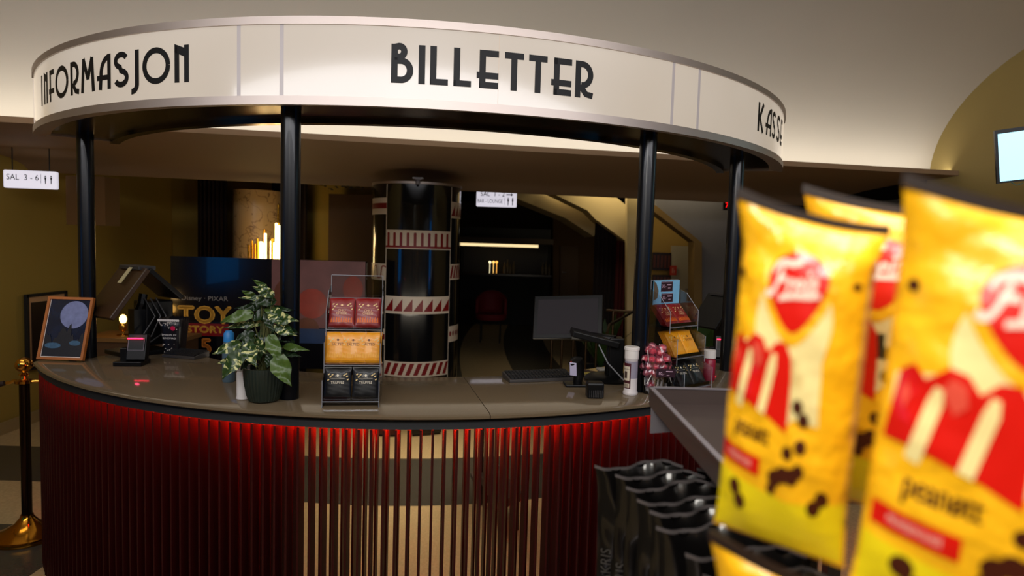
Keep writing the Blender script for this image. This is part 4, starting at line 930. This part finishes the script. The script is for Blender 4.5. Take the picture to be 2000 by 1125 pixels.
b = MB(); b.lathe([(0, 0), (.115, 0), (.12, .008), (.10, .022), (.05, .03), (0, .03)], 32); b.build('base', black_m, mo)
b = MB(); b.tube([(-.06, -.06, .18), (-.02, -.10, .10), (.05, -.13, .03), (.07, -.14, .012)], .0035, 6); b.build('cable', mat('grey_cable', (130, 130, 134), .4), mo)
# barcode scanner on stand
c = on(1124, 756); bs = empty('barcode_scanner', (c.x, c.y+.03, Z), .1, 'black barcode scanner standing upright on a small foot', 'scanner')
b = MB(); b.box((0, 0, .006), (.10, .085, .012)); b.build('foot', black_m, bs, smooth=0, bevel=.004)
b = MB(); b.tube([(.012, .005, .01), (.018, .005, .05), (.008, .0, .095), (-.004, -.004, .118), (-.010, -.006, .13)], [.020, .026, .034, .036, .018], 16); b.build('body', black_m, bs)
b = MB(); b.box((-.016, -.026, .082), (.006, .034, .062), Matrix.Rotation(.9, 3, 'Z') @ Matrix.Rotation(-.12, 3, 'Y')); b.build('window', mat('scanner_window', (180, 176, 196), .2, emit=(120, 110, 150), es=.2), bs, smooth=0, bevel=.002)
b = MB(); b.box((-.024, -.019, .09), (.003, .005, .055), Matrix.Rotation(.9, 3, 'Z') @ Matrix.Rotation(-.12, 3, 'Y')); b.build('red_edge', mat('scanner_red', (190, 30, 30), .4), bs, smooth=0)
# small black block with ribbed front
c = on(1163, 780); bx = empty('receipt_puck', (c.x, c.y+.035, Z), .05, 'small black box with ribbed lower front near the counter edge', 'box')
b = MB(); b.box((0, 0, .034), (.072, .06, .068)); b.build('body', black_m, bx, smooth=0, bevel=.008)
b = MB(); 
for i in range(8): b.box((-.026+.0075*i, -.031, .022), (.003, .004, .03))
b.build('ribs', grey_m, bx, smooth=0)
# notepad papers
def flat(px, py, w_, d_, rz, mt, label, name, h=.004, cat='paper', z=0):
    c = on(px, py); r = MB(); r.box((0, 0, h/2), (w_, d_, h)); o = r.build(name, mt, smooth=0); o.location = (c.x, c.y, Z+z); o.rotation_euler = (0, 0, rz); return tag(o, label, cat)
flat(1166, 733, .14, .045, -.75, mat('yellow_paper', (170, 150, 60), .6), 'long yellow paper strip beside the barcode scanner', 'paper_strip')
flat(1157, 727, .15, .03, -.75, mat('dark_paper', (60, 36, 22), .6), 'dark brown strip lying along the yellow paper', 'card_strip')
flat(1180, 722, .07, .05, .2, mat('white_paper', (180, 176, 166), .6), 'small pale note beside the monitor base', 'note', h=.008)
# white salt shaker
c = on(1233, 773); sh = empty('salt_shaker', (c.x, c.y+.03, Z), 0, 'tall white salt shaker with printed label at the counter edge', 'shaker')
b = MB(); b.lathe([(0, 0), (.031, 0), (.033, .004), (.0325, .012), (.029, .018), (.0285, .155), (.0305, .158), (.0305, .161)], 36); b.build('bottle', mat('frosted_white', (214, 206, 204), .35), sh)
b = MB(); b.lathe([(.0308, .162), (.0312, .197), (.034, .199), (.034, .210), (.031, .213), (0, .213)], 36); b.build('cap', white_m, sh)
b = MB(); b.lathe([(.0291, .075), (.0291, .150)], 36); b.build('empty_zone', mat('grey_clear', (150, 144, 158), .25), sh)
def sh_fn(off): return lambda x, y: ((.0292+off)*math.sin(x/.0292), -(.0292+off)*math.cos(x/.0292), y)
decal('label_back', rect(-.05, .03, -.006, .142), sh_fn(.0006), mat('label_wine', (74, 16, 28), .5), sh, cut=(.004, 0))
decal('label_front', rect(-.048, .065, -.011, .128)+rect(-.048, .034, -.011, .052), sh_fn(.0012), mat('label_cream', (214, 200, 176), .5), sh, cut=(.004, 0))
decal('label_lettering', shift(text_polys('SALT', .008), -.028, .058)+shift(text_polys('POPCORN', .005), -.029, .115)+sum([rect(-.046+.003*i, .036, -.0445+.003*i, .05) for i in range(11)], [])+rect(-.036, .075, -.022, .105), sh_fn(.0016), mat('label_ink', (70, 50, 44), .5), sh, cut=(.004, 0))

# ================================================================== LOLLIPOPS IN A CLEAR TUB
c = on(1281, 771); tb = empty('lollipop_tub', (c.x, c.y+.04, Z), 0, 'clear plastic tub holding wrapped red lollipops, with a price tag', 'tub')
b = MB(); b.lathe([(0, .002), (.055, .002), (.059, .006), (.069, .150), (.067, .150), (.056, .009), (0, .006)], 36); b.build('tub', clear_m, tb)
b = MB(); b.box((.030, -.0790, .105), (.082, .003, .036)); b.build('price_tag', dk, tb, smooth=0)
decal('price_lettering', shift(text_polys('10,-', .013), .010, .103)+rect(.030, .111, .060, .115)+rect(.034, .095, .046, .097), plane_fn((0, -.0808, 0), (1, 0, 0), (0, 0, 1)), mat('tag_pink2', (206, 170, 190), .5), tb)
candy = mat('red_candy', (232, 34, 62), .12, coat=.8, spec=.6); wrapm = wrapper('wrapper', (240, 120, 150), .16)
def make_lolly():
    r = empty('lollipop', (0, 0, 0), 0, 'x', 'lollipop'); b = MB(); b.sphere((0, 0, .085), .0160, 16, .9); b.build('candy', candy, r)
    b = MB(); b.cyl((0, 0, 0), .0018, .075, 8); b.build('stick', white_m, r)
    b = MB(); vs = []; nn = 14
    for k, (rr, zz) in enumerate(((.004, .060), (.010, .066), (.019, .077), (.021, .087), (.016, .100), (.0006, .106))):
        for i in range(nn): a = 2*PI*i/nn; q = rr*(1+.18*math.sin(a*5+k)); vs.append((q*math.cos(a), q*math.sin(a), zz+.002*math.sin(a*3+k)))
    b.add(vs, [(k*nn+i, k*nn+(i+1) % nn, (k+1)*nn+(i+1) % nn, (k+1)*nn+i) for k in range(5) for i in range(nn)]); b.build('wrapper', wrapm, r, smooth=20)
    KIDS[r] = [o for o in bpy.data.objects if o.parent == r]; return r
lo = make_lolly(); spots = []
for ring_, n_, rad, zc, out in ((0, 10, .050, .095, 1), (1, 8, .043, .035, 1), (2, 9, .048, .160, .6), (3, 6, .030, .192, .3), (4, 10, .053, .128, 1), (5, 9, .048, .066, 1)):
    for i in range(n_):
        a = 2*PI*i/n_+ring_*.35+random.uniform(-.15, .15); head = Vector((rad*math.cos(a), rad*math.sin(a), zc+random.uniform(-.008, .01)))
        tilt = Vector((math.cos(a+1.3)*random.uniform(-.6, .6), math.sin(a+1.3)*random.uniform(-.5, .5), random.choice((1, 1, -1))*.9 if ring_ < 2 or ring_ == 4 else 1)).normalized()
        spots.append((head, tilt))
for i, (hd, ti) in enumerate(spots):
    q = ti.to_track_quat('Z', 'Y').to_euler(); loc = tb.location+hd-ti*.085
    if loc.z < Z+.012: loc.z = Z+.012
    lvl = 'top' if hd.z > .13 else 'middle' if hd.z > .07 else 'bottom'
    sd = 'left' if hd.x < -.02 else 'right' if hd.x > .02 else 'centre'; ft = 'front' if hd.y < 0 else 'back'
    lab = f'wrapped red lollipop at the {lvl} {sd} of the tub, towards the {ft}'
    if i == 0: lo.location = loc; lo.rotation_euler = q; tag(lo, lab, None, 'red lollipops, %s %s %s of the tub' % (lvl, sd, ft))
    else: copy_tree(lo, KIDS, loc, q, lab, 'red lollipops, %s %s %s of the tub' % (lvl, sd, ft))
# red-labelled shaker behind right display
bottle(1384, 742, [(0, 0), (.027, 0), (.03, .004), (.03, .10), (.024, .108)], mat('wine_red', (150, 20, 50), .35), 'wine red shaker with white cap behind the right display stand', name='shaker', extra=bcap([(.025, .109), (.03, .112), (.03, .15), (.026, .153), (0, .153)], white_m), cat='shaker')

# ================================================================== FOREGROUND CANDY RACK
rack_m = mat('rack_brown', (78, 66, 62), .4, .3); rack_l = mat('rack_grey', (150, 144, 150), .35, .5)
rk = empty('candy_rack', (.62, 1.1, 0), 0, 'grey and brown metal candy rack with an empty upper tray', 'rack')
def tray(name, x0, x1, y0, y1, zt, hgt, par):
    b = MB(); t = .006; R0 = par.location
    def bb(xa, xb, ya, yb, za, zb): b.box(((xa+xb)/2-R0.x, (ya+yb)/2-R0.y, (za+zb)/2), (xb-xa, yb-ya, zb-za))
    bb(x0, x1, y0, y1, zt-hgt, zt-hgt+t); bb(x0, x0+t, y0, y1, zt-hgt, zt); bb(x1-t, x1, y0, y1, zt-hgt, zt); bb(x0, x1, y0, y0+t, zt-hgt, zt); bb(x0, x1, y1-t, y1, zt-hgt, zt)
    o = b.build(name, rack_m, par, smooth=0, bevel=.0012)
    b = MB(); bb(x0-.002, x0+.008, y0, y1, zt, zt+.003); bb(x0, x1, y1-.008, y1+.002, zt, zt+.003); bb(x1-.008, x1+.002, y0, y1, zt, zt+.003); bb(x0, x1, y0-.002, y0+.008, zt, zt+.003)
    b.build('tray_rim', rack_l, par, smooth=0); return o
tray('upper_tray', .335, .80, .95, 1.53, 1.418, .042, rk)
tray('lower_tray', .158, .62, .60, 1.275, 1.070, .045, rk)
b = MB(); R0 = rk.location
b.prism([(.335-R0.x, 1.50-R0.y, 1.376), (.335-R0.x, 1.50-R0.y, 1.315), (.43-R0.x, 1.50-R0.y, 1.325), (.43-R0.x, 1.50-R0.y, 1.376)], (0, .006, 0)); b.build('bracket', rack_l, rk, smooth=0)
for x, y in ((.57, .96), (.78, .96), (.57, 1.5), (.78, 1.5)): b = MB(); b.box((x-R0.x, y-R0.y, .688), (.03, .03, 1.376)); b.build('post', rack_m, rk, smooth=0)
b = MB(); b.box((.68-R0.x, 1.2-R0.y, .2), (.3, .62, .05)); b.box((.5-R0.x, .98-R0.y, 1.02), (.3, .04, .04)); b.build('crossbar', rack_m, rk, smooth=0)
# black licorice bags in the lower tray
kfoil = mat('dark_wrap', (8, 7, 7), .3, coat=.35, spec=.3); kseal = mat('dark_seal', (104, 98, 98), .25, .4)
def make_black():
    w_, h_, th = .165, .30, .024
    r = empty('candy_pouch', (0, 0, 0), 0, 'x', 'candy bag')
    def surf(u, v, side):
        tu = max(0, 1-abs(u)**2.4)**.6; tv_ = max(0, 1-abs(v)**6)**.8
        y = -side*(th/2*tu*tv_)+.012*math.sin(u*2.6+.5)*max(0, v)**3
        y += -side*.004*math.sin(u*11+v*4)*tu*max(0, v)**2+-side*.0018*math.sin(v*9+u*5)*tu*tv_
        return (u*w_/2*(1-.08*tv_), y, h_/2+v*h_/2+.006*math.sin(u*3)*max(0, v))
    b = MB(); b.grid(lambda a, c: surf(a*2-1, c*2-1, 1), 30, 34); b.grid(lambda a, c: surf(1-a*2, c*2-1, -1), 30, 34); pk = b.build('pouch', kfoil, r, smooth=70)
    b = MB(); b.grid(lambda a, c: (lambda p: (p[0], p[1]-.002, p[2]+c*.005-.002))(surf(a*2-1, 1, 1)), 24, 2); b.grid(lambda a, c: (lambda p: (p[0], p[1]+.001, p[2]+c*.005-.002))(surf(1-a*2, 1, 1)), 24, 2); b.build('top_seal', kseal, r)
    tx = shift(text_polys('LAKRIS', .02), 0, 0, rot=PI/2)
    decal('lettering', shift(tx, -.058, .09), lambda x, y: (x, surf(x/(w_/2), y/(h_/2)-1, 1)[1]-.0012, y), mat('grey_print', (70, 66, 62), .5), pk, cut=(.01, .01))
    KIDS[r] = [o for o in bpy.data.objects if o.parent == r]; KIDS[pk] = [o for o in bpy.data.objects if o.parent == pk]; return r
kb = make_black(); ordn = ['first', 'second', 'third', 'fourth', 'fifth', 'sixth', 'seventh', 'eighth', 'ninth']
for i in range(8):
    t = i/7; Y = 1.23-.40*t; xl = .178+.078*t; z0 = 1.036+random.uniform(0, .004); rot = (.04+random.uniform(-.05, .05), random.uniform(-.06, .06), random.uniform(-.16, .16))
    lab = f'black shiny candy bag, {ordn[i]} from the back in the slanting row'
    if i == 0: kb.location = (xl+.083, Y, z0); kb.rotation_euler = rot; tag(kb, lab, None, 'black candy bags in the front row')
    else: copy_tree(kb, KIDS, (xl+.083, Y, z0), rot, lab, 'black candy bags in the front row')
for i in range(3):
    copy_tree(kb, KIDS, (.44+.010*i, 1.24-.075*i, 1.036), (.05, 0, .1-.12*i), f'black candy bag, {ordn[i]} from the back in the row beside the yellow bags', 'black candy bags in the right row')

# --- big yellow bags
by_ = mat('bag_yellow', (252, 184, 20), .38, coat=.22, noise=.08, nscale=9, bump=.45, bscale=45); bcream = mat('bag_cream', (240, 220, 150), .4); bred = mat('bag_red', (214, 22, 10), .32, coat=.3); bbr = mat('bag_brown', (66, 22, 6), .4); blemon = mat('bag_lemon', (232, 206, 20), .35)
bwhite = mat('bag_white', (240, 214, 196), .4); bpink = mat('bag_pink', (226, 80, 60), .4); seal_b = mat('bag_seal_dark', (36, 22, 16), .5)
def make_big():
    w_, h_, th = .142, .270, .050
    r = empty('peanut_bag', (0, 0, 0), 0, 'x', 'snack bag')
    def surf(u, v, side=1, off=0):
        u = max(-1, min(1, u)); v = max(-1, min(1, v))
        tu = max(0, 1-abs(u)**2.6)**.62; tv_ = max(0, 1-abs(v)**4)**.75
        y = -side*(th/2*tu*tv_+off)
        y += -side*.003*math.sin(u*8+v*2)*tu*max(0, abs(v)-.5)*2*tv_+-side*.0016*math.sin(v*19+u*6)*tu*tv_*abs(u)
        y += .016*max(0, v-.75)/.25*u           # top twisted
        return (u*w_/2*(1-.06*tv_), y, h_/2+v*h_/2-.012*(u+1)*max(0, v)**4+.006*u*u*max(0, v)**6)
    b = MB(); b.grid(lambda a, c: surf(a*2-1, c*2-1, 1), 34, 44); b.grid(lambda a, c: surf(1-a*2, c*2-1, -1), 34, 44); po_b = b.build('pouch', by_, r, smooth=70)
    b = MB(); top = lambda u, k, o_: (lambda p: (p[0], p[1]+o_, p[2]+k))(surf(u, 1))
    b.grid(lambda a, c: top(a*2-1, -.002+c*.008, -.0018), 24, 2); b.grid(lambda a, c: top(1-a*2, -.002+c*.008, .0018), 24, 2); b.grid(lambda a, c: (lambda p: (p[0], p[1]-.0018+.0036*c, p[2]+.006))(surf(a*2-1, 1)), 24, 1); b.build('top_seal', seal_b, r)
    fn = lambda off: (lambda x, y: surf(x, y, 1, off))
    A = w_/h_                       # keeps shapes round in the u,v frame
    def D(name, polys, off, mt): decal(name, polys, fn(off), mt, po_b, cut=(.1, .08))
    def egg(cx_, cy_, rx, ry, n=36):
        out = []
        for i in range(n):
            a = 2*PI*i/n; x, y = math.cos(a), math.sin(a); k = 1 if y > 0 else (1-.38*(-y)**1.2)
            out.append((cx_+rx*x*k, cy_+(ry*.78*y if y > 0 else ry*1.25*y)))
        return [out]
    D('cream_print', egg(.04, .34, .56, .46)+[[(-.90, .20), (.50, .34), (.56, -.20), (-.90, -.10)]], .0006, bcream)
    D('yellow_print', egg(.06, .58, .54, .285), .0010, by_)
    D('brand_oval', egg(.06, .59, .44, .232), .0014, bred)
    fr_ = []
    def sk(pts): return [(.06+(x-.5)*.80, .585+(y-.5)*.20+(x-.5)*.03) for x, y in pts]
    def q(pts, w=.042): fr_.extend(stroke(sk(pts), w))
    q([(-.06, .28), (-.02, .18), (.06, .20), (.12, .40), (.16, .70), (.22, .96)]); q([(.04, .80), (.08, 1.02), (.20, 1.12), (.38, 1.06), (.56, 1.14)]); q([(.12, .58), (.22, .62), (.30, .60)], .036)
    for dx in (-.008, 0, .008):
        for dy in (-.004, .004): fr_ += shift(text_polys('reia', .165), .135+dx, .575+dy, 1.30, 1.0, .05, .35)
    q([(.20, .06), (.45, .12), (.75, .10), (.92, .14)], .034)
    D('brand_script', fr_, .0019, bwhite)
    D('letter_m', [[(-.93, -.10), (-.86, .22), (-.76, .26), (-.66, .20), (-.50, .27), (-.36, .25), (-.26, .18), (-.14, .24), (.0, .24), (.10, .16), (.13, .04), (.14, -.26), (.08, -.25), (-.20, -.18), (-.66, -.11)]], .0015, bred)
    sl = []
    for x in (-.66, -.26): sl += [[(x-.08, -.16), (x+.04, -.18), (x+.15, .10), (x+.14, .17), (x+.08, .18), (x+.03, .11)]]
    D('letter_slots', sl, .0020, bcream)
    D('letter_highlight', [[(-.54, .17), (-.46, .23), (-.36, .20), (-.33, .12), (-.42, .07)], [(-.84, .12), (-.80, .18), (-.76, .12), (-.80, .05)]], .0020, bpink)
    D('yellow_band', [[(-.97, -.12), (.6, -.26), (.97, -.26), (.97, -.50), (-.97, -.40)]], .0010, by_)
    D('peanut_lettering', shift(text_polys('peanøtt', .125), -.42, -.29, 1.1, 1.0, -.05)+shift(text_polys('peanøtt', .125), -.408, -.29, 1.1, 1.0, -.05), .0016, bbr)
    D('lemon_print', [[(-.97, -.56), (.2, -.66), (.97, -.62), (.97, -.97), (-.97, -.97)]], .0008, blemon)
    D('red_label', [[(-.93, -.40), (-.22, -.44), (-.22, -.55), (-.93, -.51)]], .0014, bred)
    D('label_lettering', shift(text_polys('MELKESJOKOLADE', .040), -.575, -.475, .93, .95, -.06), .0019, bwhite)
    pn = []
    for x, y, rr in ((.26, -.10, .08), (.36, -.17, .08), (.36, -.32, .085), (.18, -.37, .08), (.02, -.53, .10), (.14, -.50, .10), (.27, -.50, .10), (.36, -.46, .08), (-.02, -.60, .07), (-.62, -.66, .10), (-.52, -.74, .10), (-.86, .60, .05), (.84, .60, .05), (.60, -.66, .09), (.70, -.60, .09)): pn += disc(x, y, rr, rr*A, 14)
    D('printed_chocolates', pn, .0017, bbr)
    KIDS[r] = [o for o in bpy.data.objects if o.parent == r]; KIDS[po_b] = [o for o in bpy.data.objects if o.parent == po_b]; return r
yb = make_big()
def put_big(px, py, Y, rz, ry, rx, label, first=False, s=1.0):
    """px, py: where the bag's middle stands"""
    c = W(px, py, Y=Y); R = (Matrix.Rotation(rz, 4, 'Z') @ Matrix.Rotation(ry, 4, 'Y') @ Matrix.Rotation(rx, 4, 'X'))
    loc = c-(R @ Vector((0, 0, .135*(s if not isinstance(s, tuple) else s[2])))); eu = R.to_euler()
    o = yb if first else copy_tree(yb, KIDS, loc, eu, label)
    o.location = loc; o.rotation_euler = eu; o.scale = s if isinstance(s, tuple) else (s, s, s); tag(o, label, None, 'yellow peanut bags'); return o
G = None
put_big(1548, 742, .475, -.68, .05, .02, 'yellow peanut chocolate bag, leftmost of the big blurred foreground bags', True, (.68, 1.0, .95))
put_big(1972, 850, .37, -.60, .07, .0, 'largest yellow peanut chocolate bag at the right edge of the view')
put_big(1712, 692, .56, -.80, .02, .0, 'yellow peanut chocolate bag half hidden between the two front ones', False, (.95, 1.0, 1.0))
put_big(1545, 1440, .47, -.72, .06, .05, 'yellow peanut chocolate bag peeping up at the bottom edge, below the left one')
# hook rails carrying the hanging bags
b = MB()
hk = empty('hook_rail', (.60, .62, 0), 0, 'dark metal hook rail behind the hanging yellow bags', 'hook rail')
b.box((0, .05, 1.30), (.35, .02, .04)); b.box((0, .05, 1.62), (.35, .02, .04)); b.build('rail', rack_m, hk, smooth=0)
b = MB(); b.box((.16, .05, .84), (.03, .03, 1.66)); b.box((.16, .05, .015), (.3, .5, .03)); b.build('post', rack_m, hk, smooth=0)

# ================================================================== MENU SCREENS OVER THE KIOSK (right)
scr_m = mat('menu_screen_blue', (150, 220, 240), .3, emit=(172, 222, 238), es=1.3)
def menu(corner_tl, w_, h_, rz, label, lean=.10):
    r = empty('menu_screen', corner_tl, 0, label, 'screen', rot=(lean, -.12, rz))
    b = MB(); b.box((w_/2, .02, -h_/2), (w_+.02, .04, h_+.02)); b.build('housing', black_m, r, smooth=0)
    b = MB(); b.box((w_/2, -.002, -h_/2-.006), (w_-.006, .006, h_-.012)); b.build('display', scr_m, r, smooth=0)
    b = MB(); b.tube([(w_*.5, .04, -.05), (w_*.5, .12, .25), (w_*.5, .14, .8)], .012); b.build('bracket', blackm_m, r)
    b = MB(); 
    for k in range(7): x = .05+k*.06; b.tube([(x, -.01, -h_-.01), (x+.02, -.03, -h_-.03), (x+.05, -.02, -h_-.022)], .002, 4)
    b.build('garland', mat('teal_garland', (20, 80, 80), .5), r)
    return r
tl = W(1947, 258, Y=3.6)
menu(tl, .85, .27, -.50, 'bright pale blue menu screen hanging at the right edge')

tl2 = tl+Vector((math.cos(-.5), math.sin(-.5), 0))*.95
menu(tl2, .85, .27, -.62, 'bright pale blue menu screen next in the row, outside the right edge')
def digital_poster(loc, rz, label, es, w_=.64, h_=1.5, zc=1.35):
    r = empty('digital_poster', loc, rz, label, 'screen')
    b = MB(); b.box((0, .03, zc), (w_+.1, .06, h_+.1)); b.box((0, .03, zc/2-h_/4+.01), (.12, .05, zc-h_/2)); b.build('housing', black_m, r, smooth=0, bevel=.006)
    b = MB(); b.box((0, -.002, zc), (w_, .006, h_)); b.build('display', mat('blue_poster_screen', (8, 70, 130), .2, emit=(10, 100, 170), es=es), r, smooth=0)
    b = MB(); b.box((0, .03, .012), (.8, .3, .024)); b.build('foot', blackm_m, r, smooth=0)
digital_poster((3.35, 1.55, 0), -PI/2, 'tall blue digital poster screen on the right side of the hall', 2.6)
digital_poster((-4.12, .95, 0), PI/2, 'wide blue digital screen on a stand against the left wall of the hall', 2.0, 1.25, .75, 1.42)

for x0, x1, col, nm, lab in ((-1.0, -.52, (70, 12, 12), 'sweets_cabinet', 'low dark red sweets cabinet on the floor behind the camera'), (-.24, .36, (10, 10, 10), 'sweets_cabinet', 'low black sweets cabinet on the floor behind the camera')):
    r = empty(nm, ((x0+x1)/2, -1.0, 0), 0, lab, 'cabinet')
    b = MB(); b.box((0, 0, .36), (x1-x0, .5, .68)); b.build('body', mat('cabinet_%d' % col[0], col, .4), r, smooth=0, bevel=.01)
    b = MB(); b.box((0, 0, .715), (x1-x0+.03, .53, .03)); b.build('top', grey_m, r, smooth=0, bevel=.004)
    b = MB(); b.box((0, .02, .01), (x1-x0-.06, .42, .02)); b.build('plinth', blackm_m, r, smooth=0)
